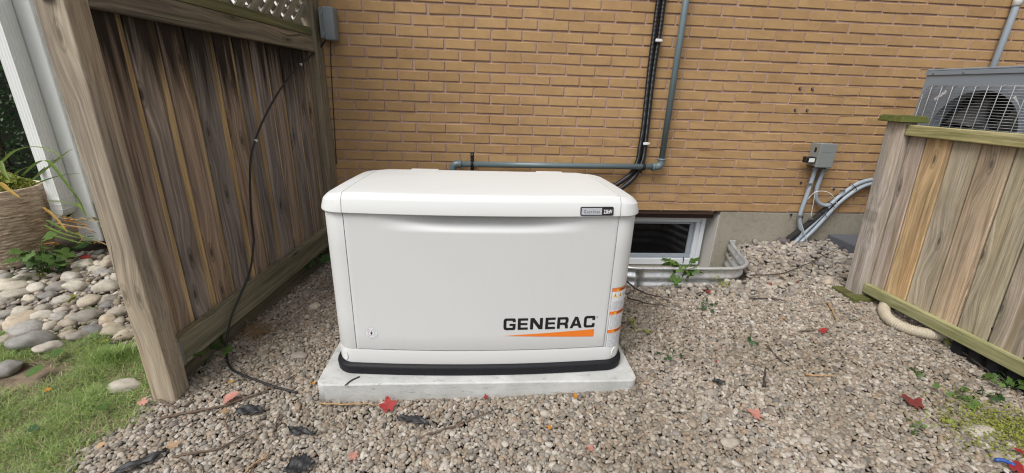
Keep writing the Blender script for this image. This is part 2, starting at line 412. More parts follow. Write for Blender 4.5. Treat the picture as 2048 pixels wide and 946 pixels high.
M_ROOT = plain('dried_roots', (.24, .155, .085), .9, var=.3, scale=80)
def potmat():
    t = NT('woven_fibre'); p = t.pos(); n = t.noise(t.mapping(p, (14, 14, 120)), 1, 4, .6, .8); f = t.noise(p, 260, 3)
    c = t.mix(t.ramp(n, [(.32, 0), (.66, 1)]), (.29, .20, .13), (.80, .66, .52)); c = t.mix(1, c, t.ramp(f, [(.3, .8), (.7, 1.15)]), 'MULTIPLY')
    t.bump(t.math('ADD', n, f), .7, .004); return t.base(c, .9, 0, .2)
M_POT = potmat()
M_SCRAP = plain('torn_black_fabric', (.022, .023, .025), .55, var=.5, scale=90, bump=.5, bscale=260)
M_BLUE = plain('blue_plastic', (.02, .07, .28), .4)

# ------------------------------------------------------------------ ground
WELL = dict(x0=1.78, x1=2.885, y=-.52, r=.20, taper=.10)
PAD = dict(x0=.272, x1=1.640, y0=-1.500, y1=-.712, top=-.350)
def in_well(x, y, m=0.0):
    x = np.asarray(x, float); y = np.asarray(y, float); r = WELL['r']; cx, cy = WELL['x1']-WELL['taper']-r, WELL['y']+r
    corner = (x > cx) & (y < cy) & ((x-cx)**2+(y-cy)**2 > (r+m)**2)
    return ~corner & (x > WELL['x0']-m) & (x < WELL['x1']+m+WELL['taper']*np.clip(y/(-WELL['y']-.13), -1, 0)) & (y > WELL['y']-m) & (y < .6)
def make_ground():
    xs = np.unique(np.concatenate([[-60, -30, -15, -8], np.arange(-5, 6.01, .08), np.arange(1.70, 3.0, .02), [8, 15, 30, 60]]))
    ys = np.unique(np.concatenate([[-60, -30, -15, -8, -5], np.arange(-4, 3.01, .08), np.arange(-.62, .02, .02), [5, 10, 25, 60]]))
    Xg, Yg = np.meshgrid(xs, ys, indexing='ij'); Zg = ground(Xg, Yg)-.024
    for i in range(len(xs)):
        for j in range(len(ys)):
            Zg[i, j] += .012*(mnoise.noise((xs[i]*3, ys[j]*3, 0)))
    V = np.stack([Xg.ravel(), Yg.ravel(), Zg.ravel()], 1); Fc = []; ny = len(ys)
    for i in range(len(xs)-1):
        for j in range(ny-1):
            cx, cy = (xs[i]+xs[i+1])/2, (ys[j]+ys[j+1])/2
            if in_well(cx, cy, -.012): continue
            Fc.append((i*ny+j, (i+1)*ny+j, (i+1)*ny+j+1, i*ny+j+1))
    o = np_mesh('ground', V, Fc, M_SOIL, None, 'structure')
    o.data.polygons.foreach_set('use_smooth', [True]*len(o.data.polygons))
    tag(o, 'bare brown soil showing between the stones and gravel', 'ground')
make_ground()

def pebble_field(name, P, size, label, cat, mat, seedoff=0, elong=(1.25, 1.0, .74), sub=3):
    """points -> instanced river pebbles (geometry nodes), one uncountable mass"""
    n = len(P); s = size*RNG.lognormal(0, .24, n)
    sc = np.stack([s*elong[0]*RNG.uniform(.85, 1.25, n), s*elong[1]*RNG.uniform(.85, 1.1, n), s*elong[2]*RNG.uniform(.85, 1.2, n)], 1)
    rot = np.stack([RNG.normal(0, .38, n), RNG.normal(0, .38, n), RNG.uniform(0, 6.283, n)], 1)
    me = bpy.data.meshes.new(name); me.vertices.add(n); me.vertices.foreach_set('co', np.asarray(P, np.float32).ravel())
    for nm, arr in (('sc', sc), ('rot', rot)):
        a = me.attributes.new(nm, 'FLOAT_VECTOR', 'POINT'); a.data.foreach_set('vector', arr.astype(np.float32).ravel())
    me.materials.append(mat)
    o = put(bpy.data.objects.new(name, me)); tag(o, label, cat, None, 'stuff')
    ng = bpy.data.node_groups.new(name, 'GeometryNodeTree')
    ng.interface.new_socket('Geometry', in_out='INPUT', socket_type='NodeSocketGeometry'); ng.interface.new_socket('Geometry', in_out='OUTPUT', socket_type='NodeSocketGeometry')
    N = ng.nodes.new; L = ng.links.new
    gi, go = N('NodeGroupInput'), N('NodeGroupOutput')
    g2i = N('GeometryNodeGeometryToInstance')
    for k in range(7):
        ic = N('GeometryNodeMeshIcoSphere'); ic.inputs['Radius'].default_value = 1; ic.inputs['Subdivisions'].default_value = sub
        sp = N('GeometryNodeSetPosition'); ps = N('GeometryNodeInputPosition'); ad = N('ShaderNodeVectorMath'); ad.operation = 'ADD'; ad.inputs[1].default_value = (k*7.3+seedoff, k*3.1, k*11.7)
        L(ps.outputs[0], ad.inputs[0]); nz = N('ShaderNodeTexNoise'); nz.inputs['Scale'].default_value = .95; nz.inputs['Detail'].default_value = 2.2; L(ad.outputs[0], nz.inputs['Vector'])
        m1 = N('ShaderNodeMath'); m1.operation = 'SUBTRACT'; L(nz.outputs['Fac'], m1.inputs[0]); m1.inputs[1].default_value = .5
        m2 = N('ShaderNodeMath'); m2.operation = 'MULTIPLY'; L(m1.outputs[0], m2.inputs[0]); m2.inputs[1].default_value = .62
        nn = N('ShaderNodeVectorMath'); nn.operation = 'SCALE'; L(ps.outputs[0], nn.inputs[0]); L(m2.outputs[0], nn.inputs['Scale'])
        L(ic.outputs[0], sp.inputs['Geometry']); L(nn.outputs[0], sp.inputs['Offset'])
        ss = N('GeometryNodeSetShadeSmooth'); L(sp.outputs[0], ss.inputs[0]); sm_ = N('GeometryNodeSetMaterial'); sm_.inputs['Material'].default_value = mat
        L(ss.outputs[0], sm_.inputs[0]); L(sm_.outputs[0], g2i.inputs[0])
    iop = N('GeometryNodeInstanceOnPoints'); iop.inputs['Pick Instance'].default_value = True
    L(gi.outputs[0], iop.inputs['Points']); L(g2i.outputs[0], iop.inputs['Instance'])
    na = N('GeometryNodeInputNamedAttribute'); na.data_type = 'FLOAT_VECTOR'; na.inputs[0].default_value = 'sc'; L(na.outputs[0], iop.inputs['Scale'])
    nb = N('GeometryNodeInputNamedAttribute'); nb.data_type = 'FLOAT_VECTOR'; nb.inputs[0].default_value = 'rot'
    er = N('FunctionNodeEulerToRotation'); L(nb.outputs[0], er.inputs[0]); L(er.outputs[0], iop.inputs['Rotation'])
    L(iop.outputs[0], go.inputs[0])
    md = o.modifiers.new('pebbles', 'NODES'); md.node_group = ng
    return o
def vnoise(x, y, f, s=0.0):
    return np.array([mnoise.noise((a*f+s, b*f, s)) for a, b in zip(x, y)])
def coarse_edge(x): return -.70+.10*np.sin(x*4.1)+.05*np.sin(x*11)+.05*(x-2.2)
def jitter_grid(x0, x1, y0, y1, p):
    gx, gy = np.meshgrid(np.arange(x0, x1, p), np.arange(y0, y1, p*.9)); gx = gx+(np.arange(gx.shape[0]) % 2)[:, None]*p/2
    x, y = gx.ravel(), gy.ravel(); return x+RNG.normal(0, p*.21, len(x)), y+RNG.normal(0, p*.21, len(y))
def gravel_left_edge(y):     # the lawn ends and gravel begins left of the front post
    return np.where(y > -1.40, -.36+.0*y, -.43-.10*np.clip(-1.45-y, 0, 1.2)+.03*np.sin(y*23))
def make_gravel():
    x, y = jitter_grid(-.85, 3.5, -2.45, 0.0, .0118)
    k = (x > gravel_left_edge(y)+RNG.normal(0, .025, len(x))) & ~((x > PAD['x0']+.012) & (x < PAD['x1']-.012) & (y > PAD['y0']+.012) & (y < PAD['y1']-.012))
    k &= ~in_well(x, y, .02) & ~((y > coarse_edge(x)+RNG.normal(0, .05, len(x))) & (x > 1.62)) & ~((x > 3.3) & (y > -1.0))
    x, y = x[k], y[k]; z = ground(x, y)-.003+RNG.normal(0, .0034, len(x))
    pebble_field('gravel', np.stack([x, y, z], 1), .0073, 'pale tan and grey pea gravel spread around the concrete pad', 'gravel', M_PEA)
    x, y = jitter_grid(1.62, 4.0, -1.0, .0, .0255)
    k = (y > coarse_edge(x)+RNG.normal(0, .05, len(x))) & ~in_well(x, y, .025)
    x, y = x[k], y[k]; z = ground(x, y)-.006+RNG.normal(0, .008, len(x))
    pebble_field('coarse_gravel', np.stack([x, y, z], 1), .0158, 'larger rounded stones heaped along the foundation right of the window', 'gravel', M_COARSE, 40, (1.25, .98, .72))
    # sprinkle of larger pebbles among the pea gravel
    n = 520; x = RNG.uniform(-.5, 3.2, n); y = RNG.uniform(-2.3, -.2, n)
    k = (x > gravel_left_edge(y)) & ~((x > PAD['x0']-.02) & (x < PAD['x1']+.02) & (y > PAD['y0']-.02) & (y < PAD['y1']+.02)) & ~in_well(x, y, .03)
    x, y = x[k], y[k]; pebble_field('large_pebbles', np.stack([x, y, ground(x, y)+.003], 1), .0108, 'scattered larger pebbles lying among the pea gravel', 'pebbles', M_COARSE, 90)
make_gravel()

# ------------------------------------------------------------------ house wall
BM_, BW = .0660, .200          # course height, brick module
house = thing('house', 'tan brick house wall on a grey stucco foundation with basement window', 'house', (1.5, 0, 0))
def brick_mesh(i):
    bm = bbox_bm((-.0945, .0, -.0275), (.0945, .03, .0275), .0035, 2); rr = random.Random(i)
    for v in bm.verts:
        v.co += Vector((rr.uniform(-.0012, .0012), rr.uniform(-.0008, .0008), rr.uniform(-.0012, .0012)))
        if v.co.y < .012:
            v.co.y += .0025*mnoise.noise((v.co.x*18+i*9, i*3.3, v.co.z*30))
    me = bpy.data.meshes.new('brick'); bm.to_mesh(me); bm.free(); me.materials.append(M_BRICK); return me
BMESH = [brick_mesh(i) for i in range(7)]
OPEN = (1.88, 2.768)            # basement window opening, in x
def make_bricks():
    spots = []
    for c in range(0, 37):
        off = 0.0 if c % 2 else .1
        k = -10
        while True:
            x = k*BW+off+.1; k += 1
            if x > 6.4: break
            if x < -.17: continue
            z = (c+.5)*BM_; px, py, d = proj((x, 0, z)); vis = 0
            if -60 < px < 2108 and -20 < py < 960:
                vis = 1.0/d
                if 668 < px < 1262 and py > 356: vis = 0
                if px < 655 or (px > 1770 and py > 228+ (px-1770)*.05): vis = 0
                if px > 1862 and py > 140: vis = 0
            spots.append((vis, x, z, c))
    spots.sort(key=lambda s: -s[0]); near, far = spots[:300], spots[300:]
    for i, (v, x, z, c) in enumerate(near):
        o = bpy.data.objects.new('brick', random.choice(BMESH)); COL.objects.link(o); o.parent = house
        o.location = Vector((x+random.gauss(0, .0014), random.gauss(.0, .0012), z+random.gauss(0, .0009)))-WL['house']
        o.rotation_euler = (random.gauss(0, .006), random.gauss(0, .005), random.gauss(0, .006))
    base = [np.array([v.co[:] for v in m.vertices]) for m in BMESH]; faces = [[list(p.vertices) for p in m.polygons] for m in BMESH]
    V, Fc = [], []
    for v, x, z, c in far:
        j = random.randrange(7); o = len(V)
        V += [Vector(q)+Vector((x+random.gauss(0, .0012), random.gauss(0, .0012), z+random.gauss(0, .0009))) for q in base[j]]
        Fc += [[a+o for a in f] for f in faces[j]]
    o = mesh_obj('brick_field', V, Fc, M_BRICKS, house); o['kind'] = 'stuff'
make_bricks()
box('mortar_wall', (-.165, .0062, -.001), (6.5, .3, 3.4), M_MORTAR, house, 0)
# foundation: right of the opening, left of it, below, and above nothing
box('foundation', (OPEN[1], .004, -1.0), (6.5, .32, -.004), M_STUCCO, house, .006, 2)
box('foundation', (-1.72, .004, -1.0), (OPEN[0], .32, -.004), M_STUCCO, house, .006, 2)
box('foundation', (OPEN[0], .004, -1.0), (OPEN[1], .32, -.51), M_STUCCO, house, 0)
box('window_reveal', (OPEN[1]-.006, .010, -.508), (OPEN[1]-.0005, .20, -.032), M_REVEAL, house, 0)
# lintel over the window, a lower fascia strip
box('lintel', (OPEN[0]-.1, .012, -.030), (OPEN[1]-.05, .16, -.004), M_LINTEL, house, .002)
box('lintel_board', (OPEN[0], .085, -.082), (OPEN[1]-.008, .135, -.0305), M_LINTEL, house, .002)
def make_window():
    yw = .13; x0, x1, z0, z1 = OPEN[0]+.01, 2.718, -.50, -.084
    w = thing('window_hold', '', '', (2.3, yw, -.5)); bpy.data.objects.remove(w)
    wf = box('window', (x0, yw+.005, z0), (x1, yw+.07, z0+.055), M_VINYL, house, .003)      # bottom member, carries the rest
    fr = [((x0, yw, z1-.045), (x1, yw+.07, z1)), ((x1-.055, yw+.001, z0+.0555), (x1-.0005, yw+.07, z1-.0455)), ((x0, yw+.001, z0+.0555), (x0+.05, yw+.07, z1-.0455))]
    for a, b in fr: box('frame', a, b, M_VINYL, wf, .003)
    # outer brick-mould step, mitred look
    box('casing', (x1-.022, yw-.014, z0+.01), (x1+.012, yw-.0005, z1+.006), M_VINYL, wf, .003)
    box('casing', (x0, yw-.014, z1-.018), (x1-.0225, yw-.0005, z1+.006), M_VINYL, wf, .003)
    # grey sash and glass
    sx0, sx1, sz0, sz1 = x0+.052, x1-.058, z0+.058, z1-.048
    for a, b in (((sx0, yw+.022, sz0), (sx1, yw+.05, sz0+.032)), ((sx0, yw+.022, sz1-.020), (sx1, yw+.05, sz1)),
                 ((sx1-.034, yw+.0225, sz0+.0325), (sx1-.0005, yw+.05, sz1-.0205)), ((sx0, yw+.0225, sz0+.0325), (sx0+.03, yw+.05, sz1-.0205))):
        box('sash', a, b, M_SASH, wf, .003)
    box('pane', (sx0+.03, yw+.036, sz0+.033), (sx1-.0345, yw+.042, sz1-.021), M_GLASS, wf, 0)
make_window()
# white siding left of the brick, behind the plank fence
box('sheathing', (-1.72, .06, -.003), (-.166, .3, 3.4), M_ALUM, house, 0)
for i in range(27):
    z = .0+i*.115
    mesh_obj('siding_board', [(-1.722, .020, z), (-.166, .020, z), (-.166, .044, z+.117), (-1.722, .044, z+.117), (-1.722, .030, z-.0005), (-.166, .030, z-.0005), (-.166, .058, z+.117), (-1.722, .058, z+.117)], [(0, 1, 2, 3), (0, 4, 5, 1), (4, 7, 6, 5), (3, 2, 6, 7), (0, 3, 7, 4), (1, 5, 6, 2)], M_ALUM, house)
# end of the siding: white corner board
box('corner_board', (-1.868, -.010, -.28), (-1.7225, .30, 3.4), M_ALUM, house, .004)

# window well, ribbed galvanised steel
def make_well():
    x0, x1, yf, r = WELL['x0'], WELL['x1'], WELL['y'], WELL['r']; zt = -.236
    tp = WELL['taper']; xf_ = x1-tp; path = [(x1, .002)]; path += [(x1+tp*t/(-yf-r), t) for t in np.linspace(-.06, yf+r, 6)]
    path += [(xf_-r+r*math.cos(a), yf+r-r*math.sin(a)) for a in np.linspace(.15, PI/2, 12)]
    path += [(t, yf) for t in np.linspace(xf_-r-.05, x0+r, 12)]
    path += [(x0+r-r*math.sin(a), yf+r-r*math.cos(a)) for a in np.linspace(.0, PI/2, 12)]
    path += [(x0, t) for t in np.linspace(yf+r+.05, .002, 6)]
    prof = [(.016, zt-.016), (.017, zt-.003), (.010, zt), (.0, zt), (-.004, zt-.006)]
    nz = 60; prof += [(.0065*math.cos(2*PI*k/12)-.0065, zt-.008-.0058*k) for k in range(1, nz)]
    V, Fc = [], []; n = len(path); P = [Vector((a, b, 0)) for a, b in path]
    for i in range(n):
        t = (P[min(i+1, n-1)]-P[max(i-1, 0)]).normalized(); nrm = Vector((-t.y, t.x, 0))*1
        # outward
        c = Vector(((x0+x1)/2, -.1, 0)); 
        if nrm.dot(P[i]-c) < 0: nrm = -nrm
        for o, z in prof: V.append(P[i]+nrm*o+Vector((0, 0, z)))
    m = len(prof)
    for i in range(n-1):
        for k in range(m-1): Fc.append([i*m+k, (i+1)*m+k, (i+1)*m+k+1, i*m+k+1])
    t = thing('window_well', 'ribbed galvanised steel window well around the basement window', 'window well', (2.34, -.25, -.6))
    o = mesh_obj('shell', V, Fc, M_GALV, t, smooth=True); md = o.modifiers.new('sheet', 'SOLIDIFY'); md.thickness = .0016
    box('flange', (x1-.002, -.006, zt-.34), (x1+.045, -.0015, zt+.006), M_GALV, t, .001)
    box('flange', (x0-.045, -.006, zt-.34), (x0+.002, -.0015, zt+.006), M_GALV, t, .001)
    g = mesh_obj('well_floor', [(x0+.01, yf+.012, -.575), (x1-.15, yf+.012, -.575), (x1-.01, .003, -.575), (x0+.01, .003, -.575)], [(0, 1, 2, 3)], M_SOIL)
    tag(g, 'soil at the bottom of the window well', 'ground', None, 'structure')
make_well()

# ------------------------------------------------------------------ pad
def make_pad():
    bm = bbox_bm((PAD['x0'], PAD['y0'], -.47), (PAD['x1'], PAD['y1'], PAD['top']), 0)
    ve = [e for e in bm.edges if abs((e.verts[0].co-e.verts[1].co).z) > .05]
    bmesh.ops.bevel(bm, geom=ve, offset=.035, segments=5, affect='EDGES', profile=.5)
    te = [e for e in bm.edges if all(v.co.z > PAD['top']-.001 for v in e.verts)]
    bmesh.ops.bevel(bm, geom=te, offset=.006, segments=3, affect='EDGES', profile=.5)
    bmesh.ops.subdivide_edges(bm, edges=[e for e in bm.edges if e.calc_length() > .2], cuts=14, use_grid_fill=True)
    for v in bm.verts: v.co += Vector((0, 1, .6))*.0016*mnoise.noise(v.co*7)
    o = bm_obj('concrete_pad', bm, M_PAD, None, (.956, -1.1, -.43)); tag(o, 'pale grey concrete pad lying under the white standby generator', 'concrete pad')
    for p in o.data.polygons: p.use_smooth = p.area < .002
make_pad()

# ------------------------------------------------------------------ generator
GX, GZ = .962, PAD['top']
gen = thing('generator', 'white standby generator in a metal enclosure on a concrete pad', 'generator', (GX, -1.13, GZ))
GBOW = 6.2
def fy(x, yf): return yf + (x-GX)**2/(2*GBOW)
def outline(hw, yf, yb, rc, rb=.03, nf=28, nc=10, ns=6):
    """plan loop: bowed front, round front corners, sides, back; counter-clockwise from the left front corner"""
    P = []
    xc = hw-rc; yc = yf+xc*xc/(2*GBOW)+rc
    for a in np.linspace(PI, 1.5*PI, nc, endpoint=False): P.append((GX-xc+rc*math.cos(a), yc+rc*math.sin(a)))
    for x in np.linspace(-xc, xc, nf): P.append((GX+x, yf+x*x/(2*GBOW)))
    for a in np.linspace(1.5*PI, 2*PI, nc+1)[1:]: P.append((GX+xc+rc*math.cos(a), yc+rc*math.sin(a)))
    for t in np.linspace(yc, yb-rb, ns+1)[1:]: P.append((GX+hw, t))
    for a in np.linspace(0, .5*PI, 5)[1:]: P.append((GX+hw-rb+rb*math.cos(a), yb-rb+rb*math.sin(a)))
    for x in np.linspace(hw-rb, -hw+rb, 13)[1:]: P.append((GX+x, yb))
    for a in np.linspace(.5*PI, PI, 5)[1:]: P.append((GX-hw+rb+rb*math.cos(a), yb-rb+rb*math.sin(a)))
    for t in np.linspace(yb-rb, yc, ns+1)[1:-1]: P.append((GX-hw, t))
    return P
def loft(rings, top=True, bottom=True):
    V, Fc = [], []; n = len(rings[0])
    for R in rings: V += R
    for i in range(len(rings)-1):
        for k in range(n):
            k2 = (k+1) % n; Fc.append([i*n+k, i*n+k2, (i+1)*n+k2, (i+1)*n+k])
    if bottom: Fc.append(list(range(n))[::-1])
    if top: Fc.append(list(range((len(rings)-1)*n, len(rings)*n)))
    return V, Fc
def ring(hw, yf, yb, rc, z): return [(x, y, z) for x, y in outline(hw, yf, yb, rc)]
GF, GB = -1.440, -.815          # body front (centre) and back
def shade(o, ang=35):
    me = o.data; me.polygons.foreach_set('use_smooth', [True]*len(me.polygons)); me.set_sharp_from_angle(angle=math.radians(ang)); return o
# black composite base
rs = [ring(.629, -1.448, -.808, .085, GZ+.001), ring(.637, -1.455, -.802, .09, GZ+.004), ring(.639, -1.457, -.80, .09, GZ+.032), ring(.638, -1.456, -.801, .09, GZ+.039),
      ring(.633, -1.451, -.806, .088, GZ+.044), ring(.622, -1.442, -.813, .085, GZ+.050)]
V, Fc = loft(rs); shade(mesh_obj('base', V, Fc, M_BLK, gen), 40)
# dark inner core that shows in the panel joints
V, Fc = loft([ring(.600, GF+.075, GB-.010, .06, GZ+.049), ring(.600, GF+.075, GB-.010, .06, .3705)]); shade(mesh_obj('inner_frame', V, Fc, M_GAP, gen))
# lower sill band (white) above the base
zs0, zs1 = GZ+.0505, -.2335
V, Fc = loft([ring(.623, GF-.001, GB, .082, zs0), ring(.624, GF-.002, GB, .082, zs0+.006), ring(.624, GF-.002, GB, .082, zs1-.012), ring(.622, GF, GB-.002, .081, zs1-.001), ring(.619, GF+.003, GB-.004, .08, zs1)], True, True)
sill = shade(mesh_obj('sill_panel', V, Fc, M_GEN, gen), 50)
# front skin pieces laid on the bowed plan: corner panels and door
DX = .532                        # half width of the door
def skin_strip(us, zs, off, closed=False):
    """us: list of plan points (x,y) along the skin; off pushes outward"""
    pass
def plan_path(x_from, side):
    """plan polyline that starts on the front at |x|=x_from and runs round the corner and back along the side"""
    rc, hw = .081, .623; xc = hw-rc; yc = GF+xc*xc/(2*GBOW)+rc; P = []
    for x in np.linspace(x_from, xc, 4): P.append((x, GF+x*x/(2*GBOW)))
    for a in np.linspace(1.5*PI, 2*PI, 12)[1:]: P.append((xc+rc*math.cos(a), yc+rc*math.sin(a)))
    for t in np.linspace(yc, GB-.01, 7)[1:]: P.append((hw, t))
    return [(GX+side*x, y) for x, y in P]
def sheet(name, P, z0, z1, mat, parent, thick=.006, nz=4, zt=None, flip=False):
    V, Fc = [], []; n = len(P)
    for i in range(nz+1):
        for j, (x, y) in enumerate(P):
            V.append((x, y, z0+(z1-z0)*i/nz))
    for i in range(nz):
        for j in range(n-1):
            f = [i*n+j, i*n+j+1, (i+1)*n+j+1, (i+1)*n+j]; Fc.append(f[::-1] if flip else f)
    o = mesh_obj(name, V, Fc, mat, parent, smooth=True)
    md = o.modifiers.new('sheet', 'SOLIDIFY'); md.thickness = thick; md.offset = -1
    bv = o.modifiers.new('edge', 'BEVEL'); bv.width = .0012; bv.segments = 2; bv.limit_method = 'ANGLE'
    return o
for side in (-1, 1):
    P = plan_path(DX+.0025, side)
    sheet('corner_panel', P, -.2315, .374, M_GEN, gen, flip=side < 0)
sheet('back_panel', [(GX+.61, GB), (GX-.61, GB)], -.2315, .374, M_GEN, gen)
def bump_(x): return float(sm(.44, .10, abs(x-GX-.005)))
def door_y(x, z):
    b = bump_(x); s = float(sm(.300, .375, z))*b
    return fy(x, GF)-.0015+.072*s
def make_door():
    nx, zs = 72, list(np.linspace(-.2295, .29, 8))+list(np.linspace(.295, .3735, 18))
    V, Fc = [], []
    for z in zs:
        for i in range(nx+1):
            x = GX-DX+2*DX*i/nx; zz = z-.010*bump_(x)*max(0, (z-.30)/.0735); V.append((x, door_y(x, zz), zz))
    for i in range(len(zs)-1):
        for j in range(nx): a = i*(nx+1)+j; Fc.append([a, a+1, a+nx+2, a+nx+1])
    o = mesh_obj('door_panel', V, Fc, M_GEN, gen, smooth=True)
    md = o.modifiers.new('sheet', 'SOLIDIFY'); md.thickness = .005; md.offset = -1
    bv = o.modifiers.new('edge', 'BEVEL'); bv.width = .0014; bv.segments = 2; bv.limit_method = 'ANGLE'
    return o
door = make_door()
# lid: three pieces cut from one crowned shell
def lid_rings():
    rr = [(.628, -1.453, -.803, .088, .3715), (.631, -1.456, -.80, .09, .3740), (.6305, -1.4555, -.80, .09, .383), (.6235, -1.448, -.806, .088, .423), (.6215, -1.446, -.808, .087, .4275), (.609, -1.434, -.82, .082, .4455), (.6045, -1.430, -.824, .080, .4478)]
    R = [ring(*a) for a in rr]
    for ins in (.03, .07, .12, .18, .25):
        R.append([(x, y, .4490) for x, y, _ in ring(.6045-ins, -1.430+ins*.62, -.824-ins*.62, max(.02, .080-ins*.2), 0)])
    return R
def lid_profile_drop(V):
    """the roof falls gently to the back and bends down at its ends"""
    out = []
    for x, y, z in V:
        k = min(1, max(0, (z-.40)/.045)); e = max(0.0, abs(x-GX)-.47)/.16
        out.append((x, y, z-k*(.024*e*e+.021*min(1, max(0, (y+1.40)/.58))**1.6)))
    return out
def make_lid():
    R = lid_rings(); V, Fc = loft(R); V = lid_profile_drop(V)
    def cut(lo, hi):
        bm = bmesh.new(); vs_ = [bm.verts.new(v) for v in V]
        for f in Fc: bm.faces.new([vs_[i] for i in f])
        for x, s in ((lo, -1), (hi, 1)):
            if x is None: continue
            g = bm.verts[:]+bm.edges[:]+bm.faces[:]
            r = bmesh.ops.bisect_plane(bm, geom=g, plane_co=(x, 0, 0), plane_no=(s, 0, 0), clear_outer=True)
            es = [e for e in r['geom_cut'] if isinstance(e, bmesh.types.BMEdge)]
            bmesh.ops.holes_fill(bm, edges=es)
        bmesh.ops.recalc_face_normals(bm, faces=bm.faces); return bm
    a, b = GX-DX, GX+DX
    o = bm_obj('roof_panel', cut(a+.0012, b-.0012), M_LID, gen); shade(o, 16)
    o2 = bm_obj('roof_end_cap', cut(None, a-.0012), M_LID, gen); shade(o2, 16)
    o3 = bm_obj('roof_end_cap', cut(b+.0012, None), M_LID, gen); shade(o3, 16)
make_lid()
# small hinge blisters at the back edge of the roof
for x in (.66, 1.30):
    shade(bm_obj('roof_hinge', bbox_bm((x-.07, -.85, .405), (x+.07, -.80, .4290), .006, 2), M_LID, gen), 40)
# thumb latches in the sill corners
for s in (-1, 1):
    c = outline(.6255, GF-.003, GB, .083); 
    cx, cy = GX+s*.587, GF-.003+.542**2/(2*GBOW)+.083-math.sqrt(max(0, .083**2-.045**2))
    V = []; nrm = Vector((s*.55, -.84, 0)).normalized(); tt = Vector((-nrm.y, nrm.x, 0))
    for k in range(20):
        a = 2*PI*k/20; V.append(Vector((cx, cy, -.268))+tt*.016*math.cos(a)+Vector((0, 0, .024*math.sin(a)))+nrm*.0012)
    V2 = [v-nrm*.01 for v in V]; Fc = [list(range(20))]+[[k, 20+k, 20+(k+1) % 20, (k+1) % 20] for k in range(20)]
    mesh_obj('latch_plug', V+V2, Fc, M_LID, sill)

# --- lettering: polygons filled through 2D curves, laid on the skin
def round_poly(pts, rads, n=6):
    out = []; N = len(pts)
    for i, p in enumerate(pts):
        r = rads.get(i, 0)
        if not r: out.append(tuple(p)); continue
        p = Vector(p); a = Vector(pts[i-1])-p; b = Vector(pts[(i+1) % N])-p; r = min(r, a.length*.5, b.length*.5)
        a = p+a.normalized()*r; b = p+b.normalized()*r
        for k in range(n+1):
            t = k/n; out.append(tuple((1-t)**2*a+2*t*(1-t)*p+t*t*b))
    return out
def filled(polys):
    cu = bpy.data.curves.new('glyph', 'CURVE'); cu.dimensions = '2D'; cu.fill_mode = 'FRONT'
    for pl in polys:
        sp = cu.splines.new('POLY'); sp.points.add(len(pl)-1); sp.use_cyclic_u = True
        for q, (x, y) in zip(sp.points, pl): q.co = (x, y, 0, 1)
    return curve_geo(cu)
def curve_geo(cu):
    ob = bpy.data.objects.new('glyph', cu); COL.objects.link(ob); bpy.context.view_layer.update()
    me = bpy.data.meshes.new_from_object(ob.evaluated_get(bpy.context.evaluated_depsgraph_get()))
    V = [v.co.copy() for v in me.vertices]; Fc = [list(p.vertices) for p in me.polygons]
    bpy.data.objects.remove(ob); bpy.data.curves.remove(cu); bpy.data.meshes.remove(me); return V, Fc
def text_geo(s, bold=0, spacing=1.0):
    cu = bpy.data.curves.new('glyph', 'FONT'); cu.body = s; cu.offset = bold; cu.space_character = spacing; cu.resolution_u = 3; cu.fill_mode = 'FRONT'
    V, Fc = curve_geo(cu)
    xs = [v.x for v in V]; ys = [v.y for v in V]; x0, x1, y0, y1 = min(xs), max(xs), min(ys), max(ys)
    return [((v.x-x0)/(x1-x0), (v.y-y0)/(y1-y0)) for v in V], Fc
def on_door(name, UV, Fc, x0, x1, z0, z1, mat, parent, off=.0012):
    """map unit glyph coordinates to the door skin"""
    V = []
    for u, v in UV:
        x = x0+(x1-x0)*u; z = z0+(z1-z0)*v; V.append((x, door_y(x, z)-off, z))
    return mesh_obj(name, V, Fc, mat, parent)
